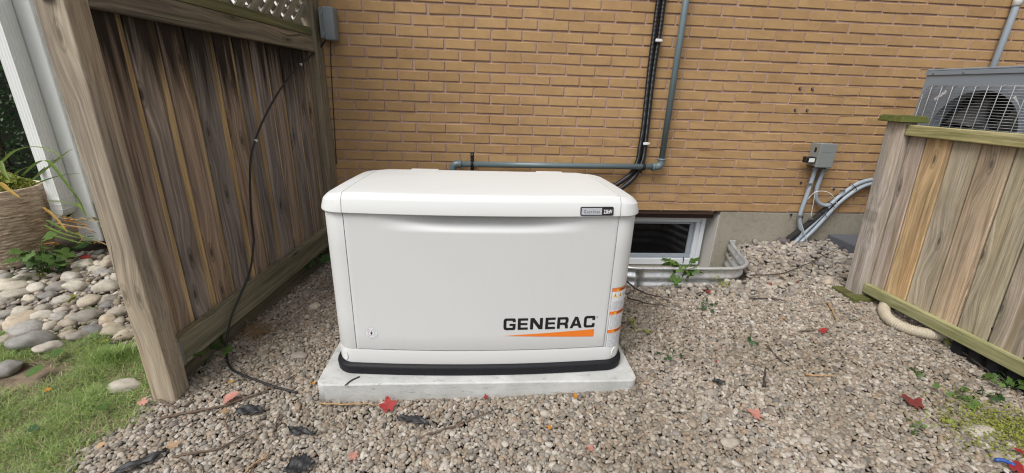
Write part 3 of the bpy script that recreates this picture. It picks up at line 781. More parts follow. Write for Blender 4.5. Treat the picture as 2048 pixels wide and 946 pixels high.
def logo():
    a = door_y(GX+.25, -.12)
    def D(px, py):
        y = a
        for _ in range(4): p = at(px, py, Y, y); y = door_y(p.x, p.z)
        return p
    sx = lambda c: 980+c/6.757; sy = lambda c: 600+c/6.757
    G = [round_poly([(1.12, .68), (1.12, 1), (0, 1), (0, 0), (1.12, 0), (1.12, .54), (.56, .54), (.56, .36), (.85, .36), (.85, .2), (.27, .2), (.27, .8), (.85, .8), (.85, .68)], {1: .26, 2: .28, 3: .28, 4: .2, 10: .08, 11: .08})]
    E_ = [[(0, 0), (.95, 0), (.95, .2), (.27, .2), (.27, .41), (.90, .41), (.90, .59), (.27, .59), (.27, .8), (.95, .8), (.95, 1), (0, 1)]]
    Nn = [[(0, 0), (.27, 0), (.27, .64), (.78, 0), (1.12, 0), (1.12, 1), (.85, 1), (.85, .36), (.34, 1), (0, 1)]]
    R_ = [round_poly([(0, 0), (.27, 0), (.27, .33), (.60, .33), (.76, .25), (.76, 0), (1.03, 0), (1.03, .32), (.94, .43), (1.05, .54), (1.05, 1), (0, 1)], {3: .1, 4: .1, 7: .12, 8: .06, 9: .12, 10: .26}), round_poly([(.27, .53), (.78, .53), (.78, .8), (.27, .8)], {1: .1, 2: .1})]
    A_ = [[(0, 0), (.29, 0), (.39, .2), (.83, .2), (.93, 0), (1.22, 0), (.76, 1), (.46, 1)], [(.48, .39), (.74, .39), (.61, .74)]]
    C_ = [round_poly([(1.08, .64), (1.08, 1), (0, 1), (0, 0), (1.08, 0), (1.08, .36), (.81, .36), (.81, .2), (.27, .2), (.27, .8), (.81, .8), (.81, .64)], {1: .26, 2: .28, 3: .28, 4: .26, 8: .08, 9: .08})]
    spans = [(G, 182, 345, 247, 405), (E_, 375, 512, 246, 400), (Nn, 543, 712, 242, 394), (E_, 747, 882, 236, 391), (R_, 908, 1058, 231, 383), (A_, 1080, 1245, 224, 376), (C_, 1268, 1416, 213, 368)]
    for polys, xa, xb, yt, yb in spans:
        V, Fc = filled(polys); w = max(v.x for v in V)
        p, q = D(sx(xa), sy(yb)), D(sx(xb), sy(yb)); p2, q2 = D(sx(xa), sy(yt)), D(sx(xb), sy(yt))
        on_door('logo_letter', [(v.x/w, v.y) for v in V], Fc, (p.x+p2.x)/2, (q.x+q2.x)/2, (p.z+q.z)/2, (p2.z+q2.z)/2, M_INK, door)
    # orange wedge
    L_, T_, B_ = D(sx(172), sy(483)), D(sx(1405), sy(390)), D(sx(1395), sy(490))
    n = 16; V, Fc = [], []; x1 = (T_.x+B_.x)/2
    for i in range(n+1):
        t = i/n; x = L_.x+(x1-L_.x)*t
        for z in (L_.z+(B_.z-L_.z)*t, L_.z+(T_.z-L_.z)*t): V.append((x, door_y(x, z)-.0012, z))
    for i in range(n): Fc.append([2*i, 2*i+2, 2*i+3, 2*i+1])
    mesh_obj('logo_wedge', V, Fc, M_ORANGE, door)
    # registered mark
    c = D(sx(1448), sy(228)); V, Fc = ring_geo(.0036, .0028); mesh_obj('registered_mark', [(c.x+x, door_y(c.x, c.z)-.0012, c.z+z) for x, z in V], Fc, M_INK, door)
    UV, Fc = text_geo('R', .01); on_door('registered_mark', UV, Fc, c.x-.0013, c.x+.0013, c.z-.0017, c.z+.0017, M_INK, door)
def ring_geo(ro, ri, n=28, a0=0, a1=2*PI):
    V, Fc = [], []
    for k in range(n+1):
        a = a0+(a1-a0)*k/n; V += [(ro*math.cos(a), ro*math.sin(a)), (ri*math.cos(a), ri*math.sin(a))]
    for k in range(n): Fc.append([2*k, 2*k+2, 2*k+3, 2*k+1])
    return V, Fc
logo()
def sticker():      # round white sticker with a lightning bolt, lower left of the door
    y = door_y(.52, -.17)
    for _ in range(4): c = at(743, 666, Y, y); y = door_y(c.x, c.z)
    R = .0265
    def lay(name, pts, Fc, mat, par, off): return mesh_obj(name, [(c.x+x, door_y(c.x+x, c.z+z)-off, c.z+z) for x, z in pts], Fc, mat, par)
    st = lay('round_sticker', [(R*math.cos(2*PI*k/36), R*math.sin(2*PI*k/36)) for k in range(36)], [list(range(36))], M_LABEL, door, .0008)
    V, Fc = ring_geo(.0148, .0132, 24, PI*.62, PI*1.42); lay('sticker_arc', V, Fc, M_PINK, st, .0012)
    V, Fc = ring_geo(.0148, .0132, 24, -PI*.42, PI*.38); lay('sticker_arc', V, Fc, M_GREYTXT, st, .0012)
    lay('bolt', [(.004, .014), (-.0065, -.002), (-.0008, -.002), (-.004, -.0145), (.0065, .0028), (.0008, .0028)], [[0, 1, 2, 5], [2, 3, 4, 5]], M_INK, st, .0013)
    for a0, a1 in ((PI*.60, PI*.86), (PI*.14, PI*.42), (PI*1.18, PI*1.40), (PI*1.46, PI*1.55), (PI*1.60, PI*1.84)):
        V, Fc = ring_geo(.0215, .0198, 14, a0, a1); lay('sticker_print', V, Fc, M_GREYTXT, st, .0012)
    V, Fc = ring_geo(.0265, .0258, 40); lay('sticker_edge', V, Fc, M_GREYTXT, st, .0011)
sticker()
def badge():        # name plate on the lid
    def D(px, py):
        y = -1.43; p = at(px, py, Y, y)
        for _ in range(5):
            t = min(1, max(0, (p.z-.383)/.04)); y = fy(p.x, -1.4555+.0075*t); p = at(px, py, Y, y)
        return p
    def surf(x, z, off): 
        t = min(1, max(0, (z-.383)/.04)); return (x, fy(x, -1.4555+.0075*t)-off, z)
    tl, br = D(1161, 413.5), D(1226, 431.5); x0, x1, z0, z1 = tl.x, br.x, br.z, tl.z
    pts = round_poly([(x0, z0+.002), (x0, z1), (x1, z1), (x1, z0+.002)], {0: .007, 1: .007, 2: .007, 3: .007}, 5)
    n = len(pts); V = [surf(x, z, .0035) for x, z in pts]+[surf(x, z, -.002) for x, z in pts]
    b = mesh_obj('name_plate', V, [list(range(n))]+[[k, n+k, n+(k+1) % n, (k+1) % n] for k in range(n)], M_INK, gen)
    xs = x0+(x1-x0)*.645; m = .0045
    q = round_poly([(x0+m, z0+.002+m*.8), (x0+m, z1-m*.8), (xs, z1-m*.8), (xs, z0+.002+m*.8)], {0: .003, 1: .003}, 4)
    mesh_obj('silver_field', [surf(x, z, .0042) for x, z in q], [list(range(len(q)))], M_SILVER, b)
    zc = (z0+z1)/2
    for s, a, c_, h0, h1, mat, bold, spc in (('Guardian', x0+m+.010, xs-.009, zc-.0062, zc+.0062, M_INK, 0, 1.5), ('22kW', xs+.007, x1-.006, zc-.0075, zc+.0075, M_WHITEINK, .022, 1.0)):
        UV, Fc = text_geo(s, bold, spc)
        mesh_obj('lettering', [surf(a+(c_-a)*u, h0+(h1-h0)*v, .0048) for u, v in UV], Fc, mat, b)
badge()
def warning_label():        # tall label wrapped round the right front corner
    rc, hw = .081, .623; xc = hw-rc; yc = GF+xc*xc/(2*GBOW)+rc
    arc = rc*PI/2; flat = xc-(DX+.011)
    def W(s, z, off):       # s metres along the skin from the label's left edge
        if s < flat:
            x = DX+.011+s; return (GX+x, GF+x*x/(2*GBOW)-off, z)
        a = 1.5*PI+min(s-flat, arc+.2)/rc
        if a > 2*PI: return (GX+hw+off, yc+(a-2*PI)*rc, z)
        return (GX+xc+(rc+off)*math.cos(a), yc+(rc+off)*math.sin(a), z)
    wd_ = .105
    pz = lambda py: at(1212, py, Y, -1.41).z
    zt, zb = pz(575), pz(691.5); H = zt-zb
    def patch(name, s0, s1, z0, z1, mat, par, off, n=14):
        V, Fc = [], []
        for i in range(n+1):
            s = s0+(s1-s0)*i/n; V += [W(s, z0, off), W(s, z1, off)]
        for i in range(n): Fc.append([2*i, 2*i+2, 2*i+3, 2*i+1])
        return mesh_obj(name, V, Fc, mat, par)
    edge = patch('warning_label', -.001, wd_+.001, zb-.0012, zt+.0008, M_INK, gen, .0006)
    lab = patch('label_sheet', 0, wd_, zb, zt, M_LABEL, edge, .0010)
    heads = [(0, 'WARNING'), (.385, 'AVERTISSEMENT'), (.70, 'ADVERTENCIA')]
    bh = .036*1.6*H
    for f, s in heads:
        z1 = zt-f*H; z0 = z1-bh; patch('heading_band', 0, wd_, z0, z1, M_WARN, edge, .0014)
        UV, Fc = text_geo(s, .02)
        ln = {7: .036, 13: .052, 11: .046}[len(s)]
        mesh_obj('heading_text', [W(.034+ln*u, z0+bh*(.22+.56*v), .0018) for u, v in UV], Fc, M_INK, edge)
        # triangle sign in the band
        mesh_obj('heading_sign', [W(.018, z0+bh*.15, .0018), W(.029, z0+bh*.15, .0018), W(.0235, z0+bh*.88, .0018)], [(0, 1, 2)], M_YELLOW, edge)
    # pictograms under the first heading
    z0 = zt-bh-.030
    for k, s in enumerate((.004, .030)):
        mesh_obj('pictogram', [W(s, z0, .0014), W(s+.021, z0, .0014), W(s+.0105, z0+.024, .0014)], [(0, 1, 2)], M_YELLOW, edge)
        mesh_obj('pictogram_mark', [W(s+.008, z0+.003, .0018), W(s+.0125, z0+.009, .0018), W(s+.0105, z0+.010, .0018), W(s+.013, z0+.017, .0018), W(s+.0085, z0+.011, .0018), W(s+.0105, z0+.0095, .0018)], [(0, 1, 2, 5), (2, 3, 4, 5)], M_INK, edge)
    V, Fc = ring_geo(.0095, .0078, 20); mesh_obj('pictogram', [W(.066+x, z0+.011+z, .0014) for x, z in V], Fc, M_PINK, edge)
    mesh_obj('pictogram_mark', [W(.060, z0+.005, .0014), W(.062, z0+.004, .0014), W(.072, z0+.017, .0014), W(.070, z0+.018, .0014)], [(0, 1, 2, 3)], M_PINK, edge)
    rr = random.Random(4); V, Fc = [], []
    for f0, f1 in ((.115+.115, .375), (.385+.07, .69), (.70+.07, .985)):
        z = zt-f0*H
        while z > zt-f1*H:
            s = .004; e = wd_-.006-(rr.random() < .3)*rr.uniform(.01, .05)
            while s < e:
                w = min(rr.uniform(.006, .02), e-s); k = len(V)
                V += [W(s, z, .0014), W(s+w, z, .0014), W(s+w, z+.0016, .0014), W(s, z+.0016, .0014)]; Fc.append((k, k+1, k+2, k+3)); s += w+.0018
            z -= .0046
    o = mesh_obj('small_print', V, Fc, M_GREYTXT, edge); o['kind'] = 'stuff'
warning_label()
# flexible gas and wiring entries hide behind the unit

# ------------------------------------------------------------------ gas pipe
def gas_pipe():
    yp = -.055; r = .0205
    t = thing('gas_pipe', 'grey painted gas pipe running down the brick and behind the generator', 'pipe', tuple(at(1326, 327, Y, yp)))
    a = at(905, 328, Y, yp); b = at(1321, 334, Y, yp); top = at(1372, 0, Y, yp); top = b+(top-b)*1.6; dn = Vector((a.x, yp, -.25))
    e = .06
    tube('pipe', [b+Vector((0, 0, .045)), b.lerp(top, .5), Vector((top.x, yp, top.z))], r, M_PIPE, t, 18)
    tube('pipe', [a+Vector((.045, 0, 0)), b-Vector((.045, 0, 0))], r, M_PIPE, t, 18)
    tube('pipe', [a-Vector((0, 0, .045)), dn], r, M_PIPE, t, 18)
    def elbow(c, d1, d2):
        d1, d2 = Vector(d1), Vector(d2); P = [c+d1*.058, c+d1*.04]
        P += [c+d1*.04*(1-k/6)**2*1+d2*.04*(k/6)**2 for k in range(1, 6)]+[c+d2*.04, c+d2*.058]
        n = len(P); R = [.0275]+[.0265]+[.0265]*(n-4)+[.0265, .0275]
        el = tube('elbow', P, R, M_PIPE, t, 18)
        for d in (d1, d2): tube('collar', [c+d*.046, c+d*.049, c+d*.060, c+d*.062], [.0265, .0305, .0305, .0265], M_PIPE, el, 18)
    dv = (top-b).normalized()
    elbow(a, (1, 0, 0), (0, 0, -1)); elbow(b, (-1, 0, 0), dv)
    for px in (944, 1287):
        p = at(px, 330, Y, yp); p = a+(b-a)*((p.x-a.x)/(b.x-a.x))
        cl = box('clamp', (p.x-.012, -.004, p.z-.055), (p.x+.012, -.0005, p.z+.075), M_BLK, t, .001)
        V, Fc = tube_geo([p+Vector((-.009, 0, 0)), p+Vector((.009, 0, 0))], r+.004, 18); mesh_obj('clamp_ring', V, Fc, M_BLK, cl, smooth=True)
        box('clamp_stem', (p.x-.008, yp, p.z+r-.002), (p.x+.008, -.004, p.z+r+.012), M_BLK, cl, .001)
        mesh_obj('screw', *tube_geo([(p.x, -.004, p.z+.06), (p.x, -.010, p.z+.06)], .006, 8), M_ZINC, cl)
gas_pipe()
# ------------------------------------------------------------------ two ribbed black conduits
def conduits():
    y = -.030
    La = [(1330, -70), (1317, 0), (1309, 60), (1300, 130), (1294, 185), (1287, 250), (1281, 288), (1275, 322), (1261, 348), (1238, 366), (1205, 384), (1160, 400)]
    Lb = [(1340, -70), (1328, 0), (1320, 60), (1309, 130), (1302, 185), (1295, 250), (1290.5, 288), (1285, 322), (1271, 351), (1249, 372), (1215, 392), (1170, 408)]
    for nm, L, yy, lab in (('a', La, -.030, 'left one of two ribbed black conduits running down the brick wall'), ('b', Lb, -.034, 'right one of two ribbed black conduits, next to the grey pipe')):
        P = []
        for i, (px, py) in enumerate(L):
            d = yy-max(0, i-8)*.07; P.append(at(px, py, Y, d))
        t = thing('flexible_conduit', lab, 'conduit', tuple(P[7]), 'black conduits on the brick wall')
        corrugated('tube', spline(P, 14), .0155, .0016, .0075, M_FLEX, t)
    for px, py in ((1316, 81), (1291, 287)):
        p = at(px, py, Y, -.045)
        t = thing('cable_clip', 'white plastic clip holding the black conduits, '+('upper' if py < 200 else 'lower')+' of two', 'clip', tuple(p), 'white conduit clips')
        box('strap', (p.x-.020, -.062, p.z-.009), (p.x+.018, -.050, p.z+.009), M_WHITEP, t, .003, 2)
        box('foot', (p.x+.0185, -.050, p.z-.006), (p.x+.030, -.0005, p.z+.006), M_WHITEP, t, .002)
conduits()
# ------------------------------------------------------------------ electrical box, conduits, insulated line
def elec():
    y0 = -.095
    tl, tr, bl = at(1645, 287, Y, y0), at(1676, 287, Y, y0), at(1631, 335, Y, y0)
    x0, x1, z1, z0 = tl.x-.005, tr.x, tl.z, bl.z
    t = thing('disconnect_box', 'grey metal disconnect box on the brick with a black padlock tag', 'electrical box', ((x0+x1)/2, 0, z0))
    box('body', (x0, -.088, z0+.006), (x1, -.0005, z1-.003), M_BOX, t, .002)
    cv = box('cover', (x0-.004, y0-.004, z0), (x1+.004, -.0885, z1), M_BOX, t, .004, 2)
    xc, zc = x0+.03, z1-.058
    V, Fc = ring_geo(.013, .0095, 20, PI*.3, PI*1.6); mesh_obj('embossed_mark', [(xc+x, y0-.0048, zc+z) for x, z in V], Fc, M_UTIL, cv)
    mesh_obj('embossed_mark', [(xc-.004, y0-.0048, zc-.004), (xc+.075, y0-.0048, zc-.002), (xc+.075, y0-.0048, zc+.001), (xc, y0-.0048, zc+.002)], [(0, 1, 2, 3)], M_UTIL, cv)
    for dz in (.045, .125):
        sl_ = box('knockout_slot', (x0-.0012, -.065, z1-dz-.020), (x0-.0002, -.045, z1-dz+.012), M_INK, t, 0)
    lk = box('padlock_tag', (x0-.075, -.085, z0+.030), (x0-.0015, -.045, z0+.072), M_INK, t, .004)
    box('tag_paper', (x0-.055, -.0862, z0+.036), (x0-.012, -.0852, z0+.064), M_WHITEP, lk, 0)
    box('latch_tab', (x0+.05, y0-.008, z0-.010), (x0+.075, -.088, z0-.0002), M_INK, t, .001)
    def cond(lab, pts, y, r=.0145, mat=M_COND):
        P = [at(px, py, Y, y) for px, py in pts]; k = thing('electrical_conduit' if mat is M_COND else 'insulated_line', lab, 'conduit' if mat is M_COND else 'pipe', tuple(P[-1]))
        o = tube('tube', spline(P, 8), r, mat, k, 14); return k, P
    g = 'grey conduits below the disconnect box'
    k, P = cond('straight grey conduit dropping from the left of the disconnect box', [(1631, 336), (1623, 362), (1613, 392), (1603, 420), (1599, 436), (1600, 452), (1603, 466), (1599, 476)], -.036); k['group'] = g
    c = P[0]; tube('connector', [c+Vector((0, 0, .004)), c-Vector((.002, 0, .016))], .020, M_COND, k, 14)
    k, P = cond('grey conduit curving under the right of the disconnect box', [(1649, 336), (1641, 355), (1634, 375), (1631.5, 392), (1635, 403), (1645, 410), (1657, 410), (1668, 403)], -.036); k['group'] = g
    c = P[0]; tube('connector', [c+Vector((0, 0, .004)), c-Vector((.002, 0, .016))], .020, M_COND, k, 14)
    k, P = cond('upper of two long grey conduits sweeping right behind the fence', [(1590, 484), (1604, 470), (1622, 452), (1645, 428), (1668, 402), (1690, 384), (1712, 369), (1735, 361), (1760, 358), (1800, 356)], -.034); k['group'] = g
    k, P = cond('lower of two long grey conduits sweeping right behind the fence', [(1594, 490), (1609, 477), (1628, 459), (1651, 434), (1674, 409), (1696, 391), (1717, 377), (1738, 368.5), (1763, 365.5), (1800, 364)], -.040); k['group'] = g
    k, P = cond('thick black insulated pipe slanting down the foundation to the gravel', [(1680, 392), (1650, 420), (1620, 445), (1590, 468), (1570, 483)], -.028, .021, M_FOAM)
    e = P[-1]; o = bmesh.new(); bmesh.ops.create_icosphere(o, subdivisions=3, radius=.036)
    for v in o.verts: v.co = e+Vector((v.co.x*1.5-.01, v.co.y*.8, v.co.z*.8))+v.co*.5*mnoise.noise(v.co*60)
    bm_obj('foam_plug', o, plain('grey_spray_foam', (.115, .10, .10), .95, bump=.8, bscale=60, bdist=.01), k, smooth=True)
    for i, (px, py, w) in enumerate((((1598), 432, 'left conduit'), (1618, 368, 'upper left conduit'), (1620, 437, 'insulated pipe'), (1684, 381, 'long conduits'))):
        p = at(px, py, Y, -.045); s = thing('conduit_strap', 'small zinc strap with screw holding the '+w, 'strap', (p.x, 0, p.z), 'zinc conduit straps')
        box('strap', (p.x-.024, -.054, p.z-.007), (p.x+.020, -.0508, p.z+.007), M_ZINC, s, .001)
        box('foot', (p.x-.042, -.003, p.z-.008), (p.x-.0205, -.0005, p.z+.008), M_ZINC, s, .001)
        mesh_obj('screw', *tube_geo([(p.x-.033, -.003, p.z), (p.x-.033, -.010, p.z)], .006, 8), M_INK, s)
    for i, (px, py, w) in enumerate(((1706, 374, 'highest of three'), (1662, 410, 'middle one of three'), (1646, 427, 'third from the top'))):
        p = at(px, py, Y, -.038); d = Vector((.6, 0, .62)).normalized(); n = Vector((-d.z, 0, d.x))
        P = [p+n*(.036*math.cos(a))+Vector((0, .024*math.sin(a), 0)) for a in np.linspace(0, 2*PI, 17)]
        V, Fc = tube_geo(P, .0024, 6); tag(mesh_obj('cable_tie', V, Fc, M_INK, None, None, True), 'black cable tie round the grey conduits, '+w, 'cable tie', 'black ties on the grey conduits')
    w1 = [at(px, py, Y, yy) for px, py, yy in ((1606, 411, -.03), (1620, 393, -.055), (1634, 383, -.075), (1655, 384, -.08), (1668, 395, -.08), (1673, 408, -.07), (1668, 419, -.06))]
    tag(tube('loose_wire', spline(w1, 8), .0022, M_WHITEP, None, 6), 'thin pale wire looping over the grey conduits', 'wire')
    w2 = [at(px, py, Y, yy) for px, py, yy in ((1603, 448, -.055), (1608, 463, -.065), (1613, 480, -.06), (1615, 486, -.05))]
    tag(tube('loose_wire', spline(w2, 8), .0022, M_WHITEP, None, 6), 'short pale wire hanging below the conduits at the gravel', 'wire')
    w3 = [at(px, py, Y, yy) for px, py, yy in ((1630, 383, -.06), (1627, 405, -.06), (1624, 420, -.055), (1622, 433, -.05))]
    tag(tube('loose_wire', spline(w3, 8), .0022, M_WHITEP, None, 6), 'pale wire hanging straight beside the conduit strap', 'wire')
    names = ('upper left', 'upper right', 'lower left', 'lower right')
    for (px, py), nm in zip(((1600, 177), (1625, 178), (1590, 220), (1614, 221)), names):
        p = at(px, py, Y, 0); s = thing('wall_anchor', nm+' of four small anchors left in the bare brick', 'wall anchor', tuple(p), 'four anchors in the brick')
        mesh_obj('bolt_head', *tube_geo([p+Vector((0, .004, 0)), p+Vector((0, -.009, 0))], .0065, 8), M_ZINC, s)
        mesh_obj('plug', *tube_geo([p+Vector((0, .004, 0)), p+Vector((0, -.0025, 0))], .0105, 10), M_INK, s)
elec()

# ------------------------------------------------------------------ left fence
FA, FB = Vector((-.316, -1.395, 0)), Vector((-.082, .0, 0))
FT = (FB-FA).normalized(); FN = Vector((FT.y, -FT.x, 0)); FLEN = (FB-FA).length      # FN points to the generator
def fpt(s, z, off=0.0): return FA+FT*s+FN*off+Vector((0, 0, z))
def fat(px, py, off=0.0):
    d = fwd+(px-1024)/F_PX*right+(473-py)/F_PX*upv; o = FA+FN*off
    p = CAM+d*((o-CAM).dot(FN)/d.dot(FN)); return (p-FA).dot(FT), p.z
fence = thing('fence', 'dark weathered plank fence with lattice top standing beside the generator', 'fence', (-.31, -1.43, -.45))
def left_fence():
    top = lambda s: 1.035-.018*s
    bot = lambda s: -.205+.072*s
    bnd = [fat(px, py, -.035)[0] for px, py in ((195, 20), (242, 30), (310, 44), (364, 52), (424, 64), (463, 71), (497, 77), (530, 83), (557, 88), (583, 92), (606, 97), (630, 101))]
    bnd = [0.0]+bnd[1:]; tints = [(1.02, .92, .84), (.98, .96, .96), (1.02, .91, .82), (.84, .85, .88), (1.10, .99, .90), (.78, .79, .83), (.88, .88, .95), (.95, .9, .9), (.80, .82, .88), (.9, .88, .9), (1, .92, .85), (.9, .86, .84)]
    bnd.append(FLEN-.085)
    widths = [.024, .034, .022, .040, .022, .036, .018, .024, .016, .020, .016]
    tone = {M_WOODL: .0}
    for i in range(len(bnd)-1):
        s0, s1 = bnd[i], bnd[i+1]; tw = widths[i] if i < len(widths) else .012
        a, b = s0+.0015, s1-tw-.0015
        o = beam('board', fpt((a+b)/2, bot(a)-.10, -.044), fpt((a+b)/2+.003, top(a)+.02, -.044), FT*(b-a), FN*.018, M_WOODL, fence, .0025, tints[i % 12])
        if i < len(bnd)-2:
            o2 = beam('board_edge', fpt(s1-tw/2-.001, bot(s1)-.09, -.050), fpt(s1-tw/2+.002, top(s1)+.02, -.050), FT*(tw+.004), FN*.014, M_WOODT, fence, .002, (random.uniform(.8, 1.15),)*3)
    # rails
    rb = beam('rail', fpt(.0, bot(0)-.065, -.0165), fpt(FLEN-.02, bot(FLEN)-.065, -.0165), Vector((0, 0, .13)), FN*.036, M_RAILL, fence, .004, (1.05, 1.1, .95))
    # board under the bottom rail, tinted darker than the rails
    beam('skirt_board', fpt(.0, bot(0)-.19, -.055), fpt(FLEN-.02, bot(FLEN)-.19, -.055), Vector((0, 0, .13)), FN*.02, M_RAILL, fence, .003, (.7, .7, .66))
    beam('rail', fpt(-.10, top(-.1)+.045, -.012), fpt(FLEN-.075, top(FLEN)+.040, -.012), Vector((0, 0, .088)), FN*.036, M_RAILL, fence, .004, (1.0, .98, .94))
    beam('rail', fpt(-.10, top(-.1)+.114, -.014), fpt(FLEN-.078, top(FLEN)+.109, -.014), Vector((0, 0, .046)), FN*.042, M_RAILM, fence, .004, (1, 1, .9))
    # posts
    post = beam('post', (-.350, -1.436, -.75), (-.340, -1.434, 2.2), Vector((.089, 0, 0)), Vector((0, .089, 0)), M_POST, fence, .005, (1, 1, 1))
    beam('post', fpt(FLEN-.045, -.5, -.02), fpt(FLEN-.045, 2.2, -.02), FT*.088, FN*.085, M_RAILL, fence, .005, (1.15, 1.08, 1.0))
    tube('bracket', [], .001, None) if False else None
    box('rail_bracket', (-.3085, -1.391, bot(0)-.125), (-.3055, -1.372, bot(0)-.01), M_ZINC, fence, .001)
    # lattice
    zl0, zl1 = 1.14, 2.1; h = zl1-zl0; pitch = .094
    for lay, sg in ((0, 1), (1, -1)):
        s = -h
        while s < FLEN+h:
            a, b = (s, zl0), (s+sg*h, zl1)
            pts = []
            lo, hi = .0, FLEN-.09
            # clip to the panel
            t0, t1 = 0.0, 1.0; dx = b[0]-a[0]
            ta, tb = (lo-a[0])/dx, (hi-a[0])/dx
            t0, t1 = max(t0, min(ta, tb)), min(t1, max(ta, tb))
            if t1-t0 > .03:
                p = fpt(a[0]+dx*t0, zl0+h*t0, -.024-.012*lay); q = fpt(a[0]+dx*t1, zl0+h*t1, -.024-.012*lay)
                ax = (q-p).normalized(); beam('lath', p, q, FN.cross(ax)*.040, FN*.010, M_LATT, fence, .0015, (random.uniform(.85, 1.15),)*3)
            s += pitch
    beam('rail', fpt(-.05, 2.12, -.014), fpt(FLEN-.078, 2.12, -.014), Vector((0, 0, .06)), FN*.042, M_RAILM, fence, .004, (1, 1, .9))
left_fence()
def height_attr():            # how far below the top rail each board point lies, for the mildew
    for o in fence.children:
        if o.name.startswith('board'):
            me = o.data; a = me.attributes.new('height', 'FLOAT', 'POINT'); z = [v.co.z+WL['fence'].z for v in me.vertices]
            a.data.foreach_set('value', np.array([1-(1.04-q)/1.25 for q in z], np.float32))
height_attr()

# grey utility box on the end post, its cables
def util_box():
    a = Vector((-.060, -.125, 1.085)); b = Vector((.030, -.035, 1.250))
    t = thing('utility_box', 'grey plastic cable box mounted high where the dark fence meets brick', 'cable box', (-.02, -.05, 1.08))
    bk = bm_obj('back_shell', bbox_bm((-.045, -.075, 1.085), (-.018, -.005, 1.255), .004, 2), M_UTIL, t)
    shade(bm_obj('cover', bbox_bm((-.0175, -.095, 1.075), (.048, -.004, 1.260), .010, 3), M_UTIL, t), 40)
    for z in (1.11, 1.23): box('hinge', (-.022, -.099, z-.012), (-.012, -.0952, z+.012), M_UTIL, t, .001)
    P = [Vector((-.02, -.06, 1.080))]+[fpt(*fat(px, py, .012), .012) for px, py in ((637, 99), (601, 129), (563, 175), (530, 233), (512, 277), (502, 315), (500, 355), (501, 396), (503, 436), (507, 470))]
    low = [fpt(*fat(px, py, .030), .030) for px, py in ((507, 490), (500, 542), (481, 590), (463, 633))]
    g = [gat(px, py, l) for px, py, l in ((455, 672, .10), (453, 705, .035), (460, 734, .016), (481, 748, .014), (514, 761, .014), (551, 774, .013), (594, 785, .012))]
    c = tube('black_cable', spline(P+low+g, 8), .0052, M_CABLE, None, 10); tag(c, 'black cable drooping down the fence boards and onto the gravel', 'cable')
    for px, py, w in ((601, 129, 'upper'), (511, 281, 'lower')):
        p = fpt(*fat(px, py, .012), .012); s = thing('cable_staple', w+' white staple fixing the black cable to the fence', 'staple', tuple(p), 'cable staples')
        box('clip', p+Vector((-.004, -.007, -.006)), p+Vector((.008, .007, .006)), M_WHITEP, s, .002)
    Q = [Vector((-.005, -.02, 1.08)), Vector((-.022, -.008, .95)), Vector((-.030, -.007, .8)), Vector((-.040, -.007, .6)), Vector((-.055, -.007, .3))]
    tag(tube('thin_cable', spline(Q, 6), .0028, M_CABLE, None, 8), 'thin black cable running straight down the brick beside fence', 'cable')
util_box()

